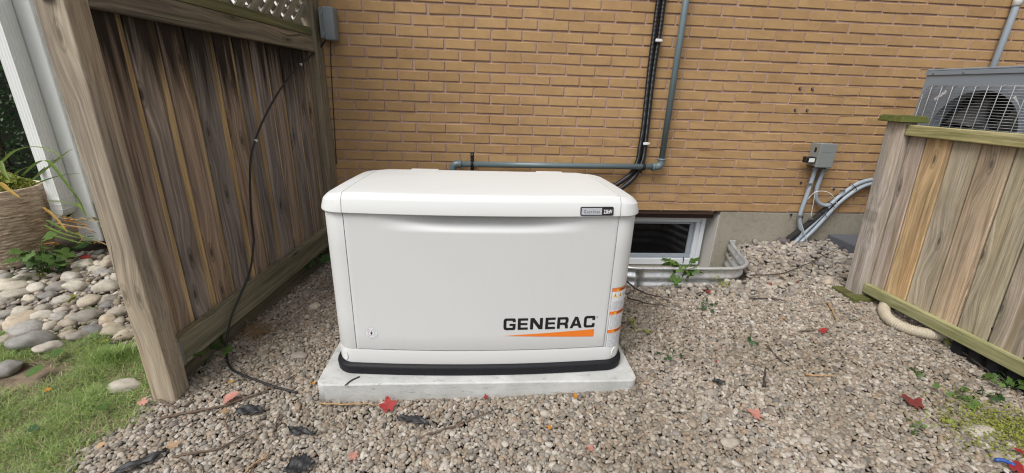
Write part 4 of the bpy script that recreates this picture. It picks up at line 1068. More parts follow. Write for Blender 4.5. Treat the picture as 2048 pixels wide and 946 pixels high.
# ------------------------------------------------------------------ right fence (leans slightly towards the house)
RF = thing('low_fence', 'low weathered plank fence with mossy rails screening the heat pump', 'fence', (3.25, -.80, -.30))
LEAN = .066
def rp(x, y, z): return Vector((x, y+LEAN*(z+.28), z))
def right_fence():
    up = Vector((0, LEAN, 1)).normalized()
    post = beam('post', rp(3.245, -.802, -.275), rp(3.245, -.802, .728), Vector((.090, 0, 0)), Vector((0, .090, 0)), M_WOODR, RF, .005, (.96, .97, 1.02))
    ys = [-.855, -.943, -1.076, -1.204, -1.339, -1.472, -1.610, -1.748, -1.886, -2.024, -2.162, -2.3]
    tint = [(.95, .90, .92), (1.25, 1.0, .66), (1.0, .98, .88), (1.06, .94, .80), (1.0, 1.0, .86), (1.0, .95, .88), (1.0, .95, .85), (.9, .9, .9), (1.05, .98, .85), (.95, .93, .9), (1, .95, .9)]
    ys[0] = -.848
    for i in range(len(ys)-1):
        a, b = ys[i]-.0035, ys[i+1]+.0035; m = (a+b)/2
        beam('board', rp(3.267+random.uniform(-.002, .002), m, -.24), rp(3.267+random.uniform(-.002, .002), m, .69), Vector((0, abs(b-a), 0)), Vector((.016, 0, 0)), M_WOODR, RF, .0035, tint[i])
    L0, L1 = -.852, -2.32
    beam('rail', (3.243, L0+.004, -.222), (3.243, L1, -.208), Vector((0, 0, .058)), Vector((.034, 0, 0)), M_RAILR, RF, .004, (1.0, 1.0, .92))
    beam('rail', (3.243, -.786, .688), (3.243, L1+.05, .695), Vector((0, 0, .056)), Vector((.034, 0, 0)), M_RAILR, RF, .004, (1.15, 1.08, 1.0))
    # mitred mossy cap: slab with bevelled top on the post
    c = rp(3.245, -.802, .728)
    bm = bmesh.new(); r = bmesh.ops.create_cube(bm, size=1, matrix=Matrix.Translation(c+Vector((0, 0, .017)))@Matrix.Diagonal((.165, .150, .034, 1)))
    for v in bm.verts:
        if v.co.z > c.z+.012: v.co.x = c.x+(v.co.x-c.x)*.86; v.co.y = c.y+(v.co.y-c.y)*.86
    bmesh.ops.bevel(bm, geom=bm.edges[:], offset=.003, segments=1, affect='EDGES')
    V = [v.co.copy() for v in bm.verts]; bm.verts.index_update(); Fc = [[v.index for v in f.verts] for f in bm.faces]; bm.free()
    mesh_obj('post_cap', V, Fc, M_CAP, RF, grain=[(v.y+3, v.z, v.x+7) for v in V])
    # far end posts out of frame
    beam('post', rp(3.32, -1.62, -.45), rp(3.32, -1.62, .68), Vector((.089, 0, 0)), Vector((0, .089, 0)), M_WOODR, RF, .005, (.96, .97, 1.02))
    # block under the near post
    z0 = gz(3.2, -.83)
    b = beam('timber_block', (3.140, -.815, -.302), (3.345, -.815, -.302), Vector((0, .175, 0)), Vector((0, 0, .066)), M_CAP, None, .005, (1.25, 1.1, 1.5))
    tag(b, 'short mossy timber block under the low fence end post', 'timber block')
    nail = at(1710, 590, X, 3.2)
right_fence()
# black ribbed skirting under the far part of the low fence
def skirting():
    t = thing('ribbed_skirting', 'black ribbed plastic skirting under the low fence', 'skirting', (3.26, -1.5, -.33))
    y = -1.345; V, Fc = [], []
    while y > -2.3:
        k = len(V)
        for dy, dx in ((0, 0), (-.012, -.022), (-.052, -.022), (-.064, 0)):
            V += [(3.268+dx, y+dy, -.335), (3.288+dx, y+dy+.02, -.13)]
        Fc += [(k, k+2, k+3, k+1), (k+2, k+4, k+5, k+3), (k+4, k+6, k+7, k+5)]
        V += [(3.268, y-.076, -.335), (3.288, y-.056, -.13)]; Fc.append((k+6, k+8, k+9, k+7)); y -= .0765
    o = mesh_obj('panel', V, Fc, M_BLK, t); md = o.modifiers.new('sheet', 'SOLIDIFY'); md.thickness = .003
    box('top_rim', (3.262, -2.3, -.132), (3.300, -1.335, -.118), M_BLK, t, .003)
skirting()
def hose():
    P = [gat(px, py, .026) for px, py in ((1800, 588), (1778, 600), (1768, 617), (1773, 633), (1792, 648), (1823, 660), (1858, 668), (1899, 673))]
    P.append(P[-1]+Vector((.05, -.09, .0))); P.append(P[-1]+Vector((.12, -.06, .0)))
    h = corrugated('ribbed_hose', spline(P, 12), .0265, .0018, .009, M_HOSE, None, 16)
    tag(h, 'cream ribbed drain hose looping out under the low fence', 'hose')
hose()

# ------------------------------------------------------------------ heat pump behind the low fence
def heat_pump():
    xf = 3.75; y1, y0 = -.30, -1.25; zt, zb = 1.017, .30
    t = thing('heat_pump', 'grey outdoor heat pump with wire fan grille behind the low fence', 'heat pump', (xf+.17, -.77, gz(3.9, -.7)))
    c0, c1 = at(1945, 300, X, xf), at(1945, 240, X, xf); cy, cz, R = -.655, .675, .235
    # front panel with round opening
    n = 48; V = [(xf, cy+R*math.cos(2*PI*k/n), cz+R*math.sin(2*PI*k/n)) for k in range(n)]; O = []
    for k in range(n):
        a = 2*PI*k/n; c, s = math.cos(a), math.sin(a)
        tx = ((y1-cy) if c > 0 else (cy-y0))/max(1e-6, abs(c)); tz = ((zt-cz) if s > 0 else (cz-zb))/max(1e-6, abs(s)); q = min(tx, tz)
        O.append((xf, cy+q*c, cz+q*s))
    inner = [(xf+.06, cy+(R-.01)*math.cos(2*PI*k/n), cz+(R-.01)*math.sin(2*PI*k/n)) for k in range(n)]
    Fc = [[k, (k+1) % n, n+(k+1) % n, n+k] for k in range(n)]+[[2*n+k, 2*n+(k+1) % n, (k+1) % n, k] for k in range(n)]
    corners = [(xf, y1, zt), (xf, y0, zt), (xf, y0, zb), (xf, y1, zb)]
    V2 = V+O+inner
    for (x, yy, z) in corners:
        i = min(range(n), key=lambda k: (O[k][1]-yy)**2+(O[k][2]-z)**2); O_i = n+i; V2[O_i] = (x, yy, z)
    mesh_obj('front_panel', V2, Fc, M_AC, t)
    # cabinet: far end, top, back, near end
    box('end_panel', (xf+.0005, y1-.004, zb), (xf+.33, y1-.0005, zt-.0005), M_AC, t, 0)
    box('end_panel', (xf+.0005, y0+.0005, zb), (xf+.33, y0+.004, zt-.0005), M_AC, t, 0)
    tp = box('top_cover', (xf-.006, y0-.006, zt), (xf+.336, y1+.006, zt+.012), M_AC, t, .003)
    box('top_lip', (xf-.0065, y0-.006, zt-.024), (xf-.0008, y1+.006, zt-.0003), M_AC, tp, .001)
    box('back_coil', (xf+.30, y0+.005, zb), (xf+.325, y1-.005, zt-.001), M_ACDK, t, 0)
    box('floor_pan', (xf+.001, y0+.005, zb-.03), (xf+.329, y1-.005, zb-.0005), M_AC, t, 0)
    for yy in (y0+.15, y1-.15):
        for xx in (xf+.03, xf+.30): box('stand_leg', (xx-.015, yy-.015, gz(xx, yy)-.05), (xx+.015, yy+.015, zb-.0305), M_ACDK, t, .002)
    for yy in (-.345, -.52, -.9):
        V_, F_ = tube_geo([(xf-.0066, yy, zt-.013), (xf-.0105, yy, zt-.013)], .005, 8); mesh_obj('screw', V_, F_, M_ZINC, t)
    # fan
    V_, F_ = tube_geo([(xf+.05, cy, cz), (xf+.16, cy, cz)], .055, 20); hub = mesh_obj('fan_hub', V_, F_, M_ACDK, t, smooth=True)
    for k in range(3):
        a0 = 2*PI*k/3+.5; V_, F_ = [], []; nr, na = 6, 8
        for i in range(nr+1):
            r = .05+(R-.03-.05)*i/nr; w = .55+.55*i/nr
            for j in range(na+1):
                a = a0+w*(j/na)-.3*i/nr; V_.append((xf+.06+.075*(j/na), cy+r*math.cos(a), cz+r*math.sin(a)))
        for i in range(nr):
            for j in range(na): q = i*(na+1)+j; F_.append((q, q+1, q+na+2, q+na+1))
        o = mesh_obj('fan_blade', V_, F_, M_FAN, hub, smooth=True); md = o.modifiers.new('s', 'SOLIDIFY'); md.thickness = .003
    V_, F_ = ring_geo(R+.012, R-.004, 48); mesh_obj('fan_shroud', [(xf-.002, cy+x, cz+z) for x, z in V_], F_, M_AC, t)
    box('motor_bracket', (xf+.17, cy-.03, zb), (xf+.19, cy+.03, zt-.01), M_ACDK, t, 0)
    # wire grille, rounded corners
    gy1, gy0, gzt, gzb = -.335, cy-.31, .930, cz-.34; gx = xf-.022; rc = .045; V_, F_ = [], []
    def addt(P, r, seg=5):
        a, b = tube_geo(P, r, seg); k = len(V_); V_.extend(a); F_.extend([[i+k for i in f] for f in b])
    z = gzb+.004
    while z < gzt:
        e = 0 if abs(z-(gzt+gzb)/2) < (gzt-gzb)/2-rc else rc-math.sqrt(max(0, rc*rc-(rc-(gzt-z if z > cz else z-gzb))**2))
        addt([(gx, gy1-e, z), (gx, gy0+e, z)], .0014, 4); z += .0150
    addt([(gx, gy1-rc, gzt), (gx, gy0+rc, gzt)], .002); addt([(gx, gy1, gzt-rc), (gx, gy1, gzb+rc)], .002)
    addt([(gx, gy1-rc+rc*math.cos(a), gzt-rc+rc*math.sin(a)) for a in np.linspace(0, PI/2, 8)], .002)
    gr = mesh_obj('grille', V_, F_, M_WIRE, t, smooth=True); gr['kind'] = 'stuff'
    y = gy1-.045
    while y > gy0:
        V_, F_ = tube_geo([(xf-.001, y, gzt+.006), (gx-.003, y, gzt-.004), (gx-.004, y, gzb+.004)], .0022, 6); mesh_obj('grille_bar', V_, F_, M_WIRE, gr, smooth=True); y -= .062
    c_a, c_b = at(1881, 191, X, xf), at(2033, 206, X, xf)
    for yy, zz, a in ((c_a.y, c_a.z, -.75), (c_b.y, c_b.z, .95)):
        u = Vector((0, math.cos(a), math.sin(a))); v = Vector((0, -math.sin(a), math.cos(a))); c = Vector((xf-.0012, yy, zz))
        mesh_obj('caution_strip', [c+u*.038+v*.009, c-u*.038+v*.009, c-u*.038-v*.009, c+u*.038-v*.009], [(0, 1, 2, 3)], M_LABEL, t)
    # vertical conduit on the wall above
    a, b = at(2037, 0, Y, -.03), at(1986, 133, Y, -.03); x = (a.x+b.x)/2
    p = thing('wall_conduit', 'straight grey conduit rising up the brick behind the heat pump', 'conduit', (x, -.03, .3))
    tube('tube', [(x, -.03, .25), (x, -.03, 2.6)], .019, M_COND, p, 16)
    tube('coupling', [(x, -.03, a.z-.035), (x, -.03, a.z-.033), (x, -.03, a.z+.05)], [.021, .025, .025], M_WHITEP, p, 16)
heat_pump()
s = bm_obj('plastic_slab', bbox_bm((3.66, -.33, -.29), (4.05, -.02, -.165), .008, 2), M_SLATE, None); tag(s, 'grey plastic slab at the foundation behind the fence post', 'slab')

# ------------------------------------------------------------------ garden left of the fence
def stone_mesh(i):
    bm = bmesh.new(); bmesh.ops.create_icosphere(bm, subdivisions=3, radius=1); rr = random.Random(i*7+1)
    o = Vector((rr.uniform(0, 50), rr.uniform(0, 50), rr.uniform(0, 50)))
    for v in bm.verts:
        v.co *= 1+.42*mnoise.noise(v.co*.8+o)+.15*mnoise.noise(v.co*1.9+o)+.035*mnoise.noise(v.co*5+o)
    me = bpy.data.meshes.new('stone'); bm.to_mesh(me); bm.free(); me.materials.append(M_RIVER); me.polygons.foreach_set('use_smooth', [True]*len(me.polygons)); return me
SM = [stone_mesh(i) for i in range(10)]
def lawn_edge(x): return -1.06+.16*np.clip(-.55-x, 0, 1)*1.0-.12*np.clip(-1.05-x, 0, 2)     # y where stones end
def stone_bed():
    n = 40; V, Fc = [], []; xs = np.linspace(-2.6, -.38, n); ys = np.linspace(-1.35, -.06, 24)
    for x in xs:
        for y in ys: V.append((x, y, gz(x, y)-.017+.006*mnoise.noise((x*6, y*6, 1))))
    for i in range(n-1):
        for j in range(23): Fc.append((i*24+j, (i+1)*24+j, (i+1)*24+j+1, i*24+j+1))
    bed = mesh_obj('stone_bed', V, Fc, M_SOIL, None, smooth=True); tag(bed, 'bed of rounded river stones between the planter and the lawn', 'stone bed', None, 'structure')
    rr = random.Random(21); placed = []
    def add(p, sx, sy, sz, rot, mesh=None):
        o = bpy.data.objects.new('stone', mesh or rr.choice(SM)); COL.objects.link(o); o.parent = bed; o.location = Vector(p)-WL[bed.name]
        o.scale = (sx, sy, sz); o.rotation_euler = (rr.gauss(0, .12), rr.gauss(0, .12), rot); placed.append((p[0], p[1], max(sx, sy)))
    # the ones that stand out in the photo: (px, py, half width px, flatness)
    big = [(68, 686, 37, .62), (58, 660, 33, .50), (40, 645, 34, .42), (158, 575, 24, .62), (75, 577, 20, .6), (182, 604, 25, .60), (180, 632, 31, .38), (214, 575, 26, .62), (145, 555, 20, .62), (215, 642, 18, .7),
           (188, 662, 21, .62), (40, 625, 24, .55), (80, 634, 26, .5), (128, 600, 18, .6), (115, 634, 18, .6), (138, 645, 20, .55), (100, 694, 24, .5), (228, 662, 22, .5), (160, 672, 24, .5), (12, 630, 24, .5),
           (12, 680, 24, .45), (18, 735, 30, .4), (20, 575, 32, .5), (45, 560, 24, .55), (168, 530, 24, .45), (190, 510, 18, .4), (200, 545, 16, .5), (115, 575, 20, .6), (100, 590, 18, .5), (30, 590, 24, .5), (248, 668, 20, .45), (135, 668, 18, .5)]
    for px, py, hw, fl in big:
        p = gat(px, py, .012); d = proj(p)[2]; s = hw/F_PX*d*.86
        add((p.x, p.y, gz(p.x, p.y)+s*fl*.5), s, s*rr.uniform(.72, .95), s*max(.5, fl*.95), rr.uniform(-.5, .6))
    tries = 0
    while len(placed) < 298 and tries < 30000:
        tries += 1; x = rr.uniform(-2.5, -.40); y = rr.uniform(-1.25, -.10)
        if y < lawn_edge(x)+rr.uniform(-.06, .06): continue
        if (x+2.135)**2+(y+.20)**2 < .25**2: continue
        r = rr.choice((.017, .022, .028, .034, .042, .052))*rr.uniform(.85, 1.15)
        if any((x-a)**2+(y-b)**2 < ((r+c)*.70)**2 for a, b, c in placed): continue
        add((x, y, gz(x, y)+r*.28), r*1.15, r*rr.uniform(.75, .98), r*rr.uniform(.6, .85), rr.uniform(0, 6.28))
    # flat pale stone lying in the grass by the post
    p = gat(248, 775, .01); add((p.x, p.y, p.z+.004), .058, .033, .022, .5)
stone_bed()
def bed_pebbles():
    x, y = jitter_grid(-2.5, -.40, -1.3, -.10, .026); k = (y > lawn_edge(x)-.03+RNG.normal(0, .04, len(x))); x, y = x[k], y[k]
    pebble_field('bed_pebbles', np.stack([x, y, ground(x, y)+RNG.normal(.002, .005, len(x))], 1), .0125, 'small mixed pebbles filling the gaps between the river stones', 'pebbles', M_COARSE, 60)
bed_pebbles()
def blades(n, region, hmin, hmax, wid, lean):
    x, y = region(n); n = len(x); z = ground(x, y)-.006
    h = RNG.uniform(hmin, hmax, n); az = RNG.uniform(0, 2*PI, n); ln = RNG.uniform(lean*.4, lean, n); w = RNG.uniform(.6, 1.2, n)*wid
    h = h*np.clip(.9+1.1*vnoise(x, y, 7, 2.0), .45, 1.7)
    dx, dy = np.cos(az), np.sin(az); sx, sy = -dy*w, dx*w; V = np.zeros((n, 5, 3))
    for k, (t, ww) in enumerate(((0, 1), (.5, .75))):
        bx, by, bz = x+dx*h*ln*t*t, y+dy*h*ln*t*t, z+h*t*(1-.25*ln*t)
        V[:, 2*k] = np.stack([bx-sx*ww, by-sy*ww, bz], 1); V[:, 2*k+1] = np.stack([bx+sx*ww, by+sy*ww, bz], 1)
    V[:, 4] = np.stack([x+dx*h*ln, y+dy*h*ln, z+h*np.maximum(.12, 1-.45*ln)], 1)
    i = np.arange(n)*5; T = np.concatenate([np.stack([i, i+1, i+3], 1), np.stack([i, i+3, i+2], 1), np.stack([i+2, i+3, i+4], 1)])
    return V.reshape(-1, 3), T
def lawn():
    def reg(n):
        x = RNG.uniform(-1.6, -.36, n*3); y = RNG.uniform(-2.1, -.85, n*3)
        d = np.array([mnoise.noise((a*3.2, b*3.2, 4)) for a, b in zip(x, y)])
        edge = lawn_edge(x)+.05*np.sin(x*17)
        k = (y < edge+RNG.normal(0, .035, len(x))) & (x < gravel_left_edge(y)+RNG.normal(0, .03, len(x))) & (d > -1.5)
        bare = ((x+1.08)/.20)**2+((y+1.30)/.11)**2 < 1+RNG.normal(0, .35, len(x)); k &= ~bare
        k &= ~((np.abs(x+.35) < .05) & (np.abs(y+1.436) < .05)); return x[k][:n], y[k][:n]
    V, T = blades(30000, reg, .024, .066, .0011, 1.5); o = np_mesh('grass', V, T, M_GRASS); tag(o, 'patchy short green grass in front of the river stones', 'grass')
    V, T = blades(11000, reg, .018, .050, .0012, 2.6); o = np_mesh('dry_grass', V, T, M_STRAW); tag(o, 'dry straw-coloured thatch lying in the patchy lawn', 'grass')
    def tuft(n):
        c = gat(238, 712); return RNG.normal(c.x, .045, n), RNG.normal(c.y, .04, n)
    V, T = blades(700, tuft, .05, .095, .0014, .8); o = np_mesh('grass_tuft', V, T, M_GRASS); tag(o, 'taller grass tuft beside the foot of the pale fence post', 'grass')
    n = 24; V, Fc = [], []; xs = np.linspace(-2.2, -.37, n); ys = np.linspace(-2.6, -1.0, n)
    for x in xs:
        for y in ys: V.append((x, y, gz(x, y)-.0095+.008*mnoise.noise((x*6, y*6, 1))))
    for i in range(n-1):
        for j in range(n-1):
            cx, cy = (xs[i]+xs[i+1])/2, (ys[j]+ys[j+1])/2
            if cx < float(gravel_left_edge(cy))+.04 and cy < lawn_edge(cx)+.15: Fc.append((i*n+j, (i+1)*n+j, (i+1)*n+j+1, i*n+j+1))
    o = mesh_obj('lawn_soil', V, Fc, M_DRY, None, smooth=True); tag(o, 'dry bare soil under the patchy lawn', 'soil', None, 'structure')
lawn()

# planter
def leaf_strip(P, w, twist=0.0):
    P = spline(P, 6); n = len(P); V, Fc = [], []
    for i, p in enumerate(P):
        t = (P[min(i+1, n-1)]-P[max(i-1, 0)]).normalized(); s = t.cross(Vector((0, 0, 1))); s = s.normalized() if s.length > 1e-4 else Vector((1, 0, 0))
        u = i/(n-1); ww = w*min(1, .5+u*3)*max(.03, (1-u)**.6); nrm = s.cross(t)
        V += [p-s*ww+nrm*ww*.35, p-nrm*0, p+s*ww+nrm*ww*.35]
    for i in range(n-1): a = 3*i; Fc += [(a, a+1, a+4, a+3), (a+1, a+2, a+5, a+4)]
    return V, Fc
def lobed(size, lobes=5, depth=.35, n=40, cup=.2, seed=0):
    """lobed leaf in the xy plane, stalk at the origin, tip along +y"""
    rr = random.Random(seed); V = [Vector((0, size*.35, 0))]
    for k in range(n):
        a = -PI/2+2*PI*(k+.5)/n; r = size*(.62+depth*.5*math.cos(lobes*(a-PI/2))*(.65+.35*math.sin(a))+.05*rr.uniform(-1, 1))*(.82+.25*math.sin(a))
        if abs(a+PI/2) < .35 or abs(a-1.5*PI) < .35: r *= .45
        p = Vector((r*math.cos(a), size*.35+r*math.sin(a), 0)); p.z = cup*(p.x*p.x/size-.25*abs(p.x))+rr.uniform(-1, 1)*size*.03; V.append(p)
    return V, [(0, 1+k, 1+(k+1) % n) for k in range(n)]
def lmesh(name, V, Fc, mat):
    me = bpy.data.meshes.new(name); me.from_pydata([tuple(v) for v in V], [], Fc); me.materials.append(mat); me.polygons.foreach_set('use_smooth', [True]*len(Fc)); me.update(); return me
PLANT_LEAF = {m.name: [lmesh('leaf', *lobed(1, 5, .32, 36, .25, s), m) for s in range(3)] for m in (M_LEAF, M_LEAFD, M_LEAFY)}
def plant(name, label, cat, base, n, size, spread, height, mat, seed, group=None, flat=.5):
    rr = random.Random(seed); base = Vector(base); t = thing(name, label, cat, tuple(base), group)
    SV, SF = [], []
    for k in range(n):
        a = rr.uniform(0, 2*PI); d = spread*math.sqrt(rr.random()); h = height*rr.uniform(.35, 1)*(1-.35*d/max(spread, 1e-6))
        p = base+Vector((d*math.cos(a), d*math.sin(a), h))
        o = bpy.data.objects.new('leaf', rr.choice(PLANT_LEAF[mat.name])); COL.objects.link(o); o.parent = t; o.location = p-base
        s = size*rr.uniform(.6, 1.15); o.scale = (s, s, s); o.rotation_euler = (rr.gauss(-.35, flat), rr.gauss(0, flat), a-PI/2+rr.gauss(0, .5))
        V, Fc = tube_geo(spline([base+Vector((rr.gauss(0, .006), rr.gauss(0, .006), -.01)), base.lerp(p, .5)+Vector((0, 0, h*.2)), p], 4), .0011+size*.012, 5); q = len(SV); SV += V; SF += [[i+q for i in f] for f in Fc]
    mesh_obj('stem', SV, SF, mat, t, smooth=True); return t
def planter():
    c = Vector((-2.135, -.20, 0)); zb = gz(c.x, c.y)-.02; zt = .145
    t = thing('planter', 'tall woven-look fibre planter pot on the stone bed', 'planter', (c.x, c.y, zb))
    prof = [(.155, zb), (.178, zb+.03), (.205, zb+.14), (.228, zb+.28), (.238, zb+.40), (.240, zb+.47), (.234, zt-.02), (.236, zt-.004), (.232, zt), (.222, zt), (.216, zt-.008), (.213, zt-.10)]
    Q = []
    for (r1, z1), (r2, z2) in zip(prof[:-1], prof[1:]):
        k = max(1, int(math.hypot(r2-r1, z2-z1)/.006))
        for i in range(k): Q.append((r1+(r2-r1)*i/k, z1+(z2-z1)*i/k))
    Q.append(prof[-1]); n = 110; V, Fc = [], []
    for i, (r, z) in enumerate(Q):
        for k in range(n):
            a = 2*PI*k/n; x, y = math.cos(a), math.sin(a); wave = .010*math.sin(a*2+1)+.006*math.sin(a*5)
            d = .0055*math.sin((z+wave+.012*mnoise.noise((x*4, y*4, z*9)))*2*PI/.021)+.0075*mnoise.noise((x*9, y*9, z*42)) if i < len(Q)-40 else 0
            V.append((c.x+(r+d)*x, c.y+(r+d)*y, z))
    for i in range(len(Q)-1):
        for k in range(n): k2 = (k+1) % n; Fc.append([i*n+k, i*n+k2, (i+1)*n+k2, (i+1)*n+k])
    mesh_obj('pot', V, Fc, M_POT, t, smooth=True)
    V, Fc = tube_geo([(c.x, c.y, zt-.10), (c.x, c.y, zt-.010)], .2105, 48); mesh_obj('liner', V, Fc, M_BLK, t, smooth=True)
    p = thing('potted_plant', 'bushy green plant with arching strap leaves in the woven planter', 'plant', (c.x, c.y, zt-.05))
    rr = random.Random(3); b = lambda a, r: Vector((c.x+r*math.cos(a), c.y+r*math.sin(a), zt-.02))
    V, T = [], []
    for k in range(2400):
        a = rr.uniform(0, 2*PI); d = .20*math.sqrt(rr.random()); q = Vector((c.x+d*math.cos(a), c.y+d*math.sin(a), zt-.01+rr.random()**1.3*.14*(1.15-d/.2)))
        e = Vector((rr.gauss(0, 1), rr.gauss(0, 1), rr.gauss(.2, .7))).normalized()*rr.uniform(.009, .022); f = e.cross(Vector((rr.gauss(0, 1), rr.gauss(0, 1), rr.gauss(0, 1)))).normalized()*e.length*.45
        k0 = len(V); V += [q-e, q+f, q+e, q-f]; T.append((k0, k0+1, k0+2, k0+3))
    o = np_mesh('foliage', [tuple(v) for v in V], T, M_LEAFY, p); 
    # arching strap leaves, from the photo
    yb = -.30
    arcs = [([(0, 330, -.25), (22, 308, -.30), (45, 297, -.34), (68, 294, -.38), (88, 297, -.42), (110, 305, -.46), (125, 318, -.48)], M_STRAP), ([(45, 352, -.28), (62, 336, -.32), (78, 325, -.36), (92, 322, -.40), (105, 331, -.42), (122, 352, -.46), (143, 380, -.50), (160, 404, -.52), (172, 432, -.54)], M_STRAP),
            ([(60, 365, -.22), (85, 345, -.26), (110, 325, -.30), (130, 308, -.34), (147, 297, -.37)], M_STRAP), ([(70, 370, -.36), (95, 360, -.40), (120, 352, -.44), (145, 348, -.48), (163, 348, -.5)], M_STRAP),
            ([(0, 365, -.42), (14, 378, -.45), (28, 388, -.48), (40, 396, -.50)], M_STRAPY), ([(70, 355, -.15), (95, 330, -.10), (118, 318, -.06), (135, 316, -.02)], M_LEAFD),
            ([(0, 322, -.3), (8, 345, -.33), (20, 362, -.36)], M_STRAP), ([(30, 350, -.3), (42, 340, -.3), (60, 333, -.28)], M_STRAP)]
    for L, m in arcs:
        V, Fc = leaf_strip([at(px, py, Y, yy) for px, py, yy in L], .0135); mesh_obj('strap_leaf', V, Fc, m, p, smooth=True)
planter()
def garden_plants():
    # daylily at the foot of the downspout
    b = Vector((-1.62, -.20, gz(-1.62, -.2))); t = thing('daylily', 'daylily with drooping strap leaves lying over the stones by the downspout', 'plant', tuple(b))
    arcs = [([(88, 450, -.30), (110, 462, -.32), (140, 472, -.34), (170, 478, -.36), (203, 484, -.40)], M_STRAP), ([(92, 440, -.30), (120, 455, -.33), (150, 468, -.36), (204, 482, -.42)], M_STRAP), ([(150, 438, -.2), (120, 432, -.24), (100, 424, -.28), (88, 412, -.3)], M_STRAPY),
            ([(86, 415, -.28), (105, 430, -.32), (122, 448, -.36), (135, 466, -.4)], M_STRAPY), ([(150, 405, -.12), (160, 414, -.16), (168, 424, -.2), (176, 436, -.26)], M_STRAP), ([(95, 402, -.2), (115, 404, -.24), (140, 406, -.26), (160, 416, -.3)], M_STRAP),
            ([(100, 470, -.34), (130, 478, -.36), (160, 486, -.38), (180, 486, -.42)], M_STRAP), ([(120, 436, -.2), (150, 440, -.24), (185, 442, -.3), (200, 444, -.34)], M_TANL), ([(110, 446, -.22), (140, 452, -.26), (170, 456, -.3), (190, 462, -.34)], M_TANL), ([(125, 440, -.2), (155, 446, -.24), (180, 452, -.28)], M_ORL)]
    rr = random.Random(8)
    for L, m in arcs:
        V, Fc = leaf_strip([at(px, py, Y, yy) for px, py, yy in L], .010); mesh_obj('strap_leaf', V, Fc, m, t, smooth=True)
    for k in range(26):
        px, py = rr.uniform(90, 200), rr.uniform(436, 492); d = rr.uniform(-.28, -.12); sg = rr.choice((-1, 1)); L = [(px, py), (px+sg*rr.uniform(6, 18), py+rr.uniform(-7, 5)), (px+sg*rr.uniform(20, 40), py+rr.uniform(-4, 16))]
        V, Fc = leaf_strip([at(a, c, Y, d-.02*i) for i, (a, c) in enumerate(L)], rr.uniform(.006, .013)); mesh_obj('dead_leaf', V, Fc, rr.choice((M_TANL, M_TANL, M_STRAPY, M_ORL, M_STRAP)), t, smooth=True)
    # hosta by the hedge
    q = at(100, 405, Y, .35); t = thing('hosta', 'broad pale hosta leaves in the shade below the dark hedge', 'plant', (q.x, q.y, gz(q.x, q.y)))
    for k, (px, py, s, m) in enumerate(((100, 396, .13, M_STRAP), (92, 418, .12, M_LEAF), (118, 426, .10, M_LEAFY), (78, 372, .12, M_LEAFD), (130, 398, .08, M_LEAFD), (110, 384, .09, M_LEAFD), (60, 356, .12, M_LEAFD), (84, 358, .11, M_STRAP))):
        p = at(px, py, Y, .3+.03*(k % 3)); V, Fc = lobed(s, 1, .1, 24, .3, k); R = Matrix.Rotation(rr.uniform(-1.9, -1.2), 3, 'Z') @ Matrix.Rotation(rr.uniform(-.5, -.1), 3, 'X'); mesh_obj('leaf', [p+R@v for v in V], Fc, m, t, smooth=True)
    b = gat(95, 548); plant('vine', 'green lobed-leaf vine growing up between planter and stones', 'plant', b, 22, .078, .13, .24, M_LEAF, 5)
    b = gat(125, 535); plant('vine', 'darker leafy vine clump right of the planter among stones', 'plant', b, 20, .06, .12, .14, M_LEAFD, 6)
    for px, py, s, m, w in ((72, 560, .026, M_LEAFY, 'beside the dark stones near the planter'), (150, 598, .024, M_LEAFY, 'between river stones in the middle of the bed'), (185, 618, .02, M_LEAF, 'under the largest grey stone near the post'), (60, 640, .02, M_LEAFY, 'between the big stones at left'), (215, 690, .028, M_LEAFY, 'at the lawn edge near the fence post'), (55, 582, .022, M_LEAF, 'on the dark flat stones below the planter'), (46, 690, .02, M_LEAF, 'below the big white stone'), (230, 575, .02, M_LEAFY, 'by the mossy stone at the post')):
        plant('stone_weed', 'small yellow-green weed growing '+w, 'weed', gat(px, py), 7, s, s*1.6, s*1.6, m, px, 'weeds between the river stones')
    for px, py, s, n, m, w in ((408, 722, .066, 13, M_LEAF, 'lobed-leaf weed under the fence rail beside the pale post'), (592, 535, .095, 13, M_LEAFD, 'dark broad-leaf weed under the fence rail near the house'), (1358, 556, .055, 34, M_LEAF, 'leafy weed growing at the rim of the window well'), (1440, 566, .03, 9, M_LEAFY, 'low yellow-green weed at the right end of the well'), (1270, 660, .03, 6, M_LEAFY, 'small weed by the warning label side of the generator'),
                              (1905, 790, .030, 11, M_LEAF, 'small clover weed in gravel near the dark red leaf'), (2018, 772, .032, 14, M_LEAF, 'leafy weed against the black ribbed skirting'), (1832, 748, .02, 6, M_LEAF, 'tiny weed in the middle of the right gravel'), (1830, 858, .018, 6, M_LEAF, 'tiny weed in gravel left of the flat stone'), (1890, 835, .018, 6, M_LEAFY, 'tiny yellow weed above the flat stone'),
                              (1340, 710, .022, 6, M_LEAFD, 'tiny dark weed in gravel right of the generator'), (1500, 680, .02, 6, M_LEAFD, 'tiny dark weed in the middle of the gravel'), (1414, 612, .026, 7, M_LEAFD, 'tiny weed where coarse stones meet pea gravel'), (1965, 790, .022, 9, M_LEAFD, 'dull green weed between clover and skirting'), (1900, 690, .02, 6, M_LEAFY, 'tiny weed by the end of the cream hose')):
        b = gat(px, py+4); h = .17 if px in (1358,) else s*2.2
        plant('weed', w, 'weed', b, n, s, s*2.1 if px != 1358 else .105, h, m, px+n)
    # mossy groundcover patch at the right edge
    c = gat(2005, 862); rr = random.Random(2); V, T = [], []
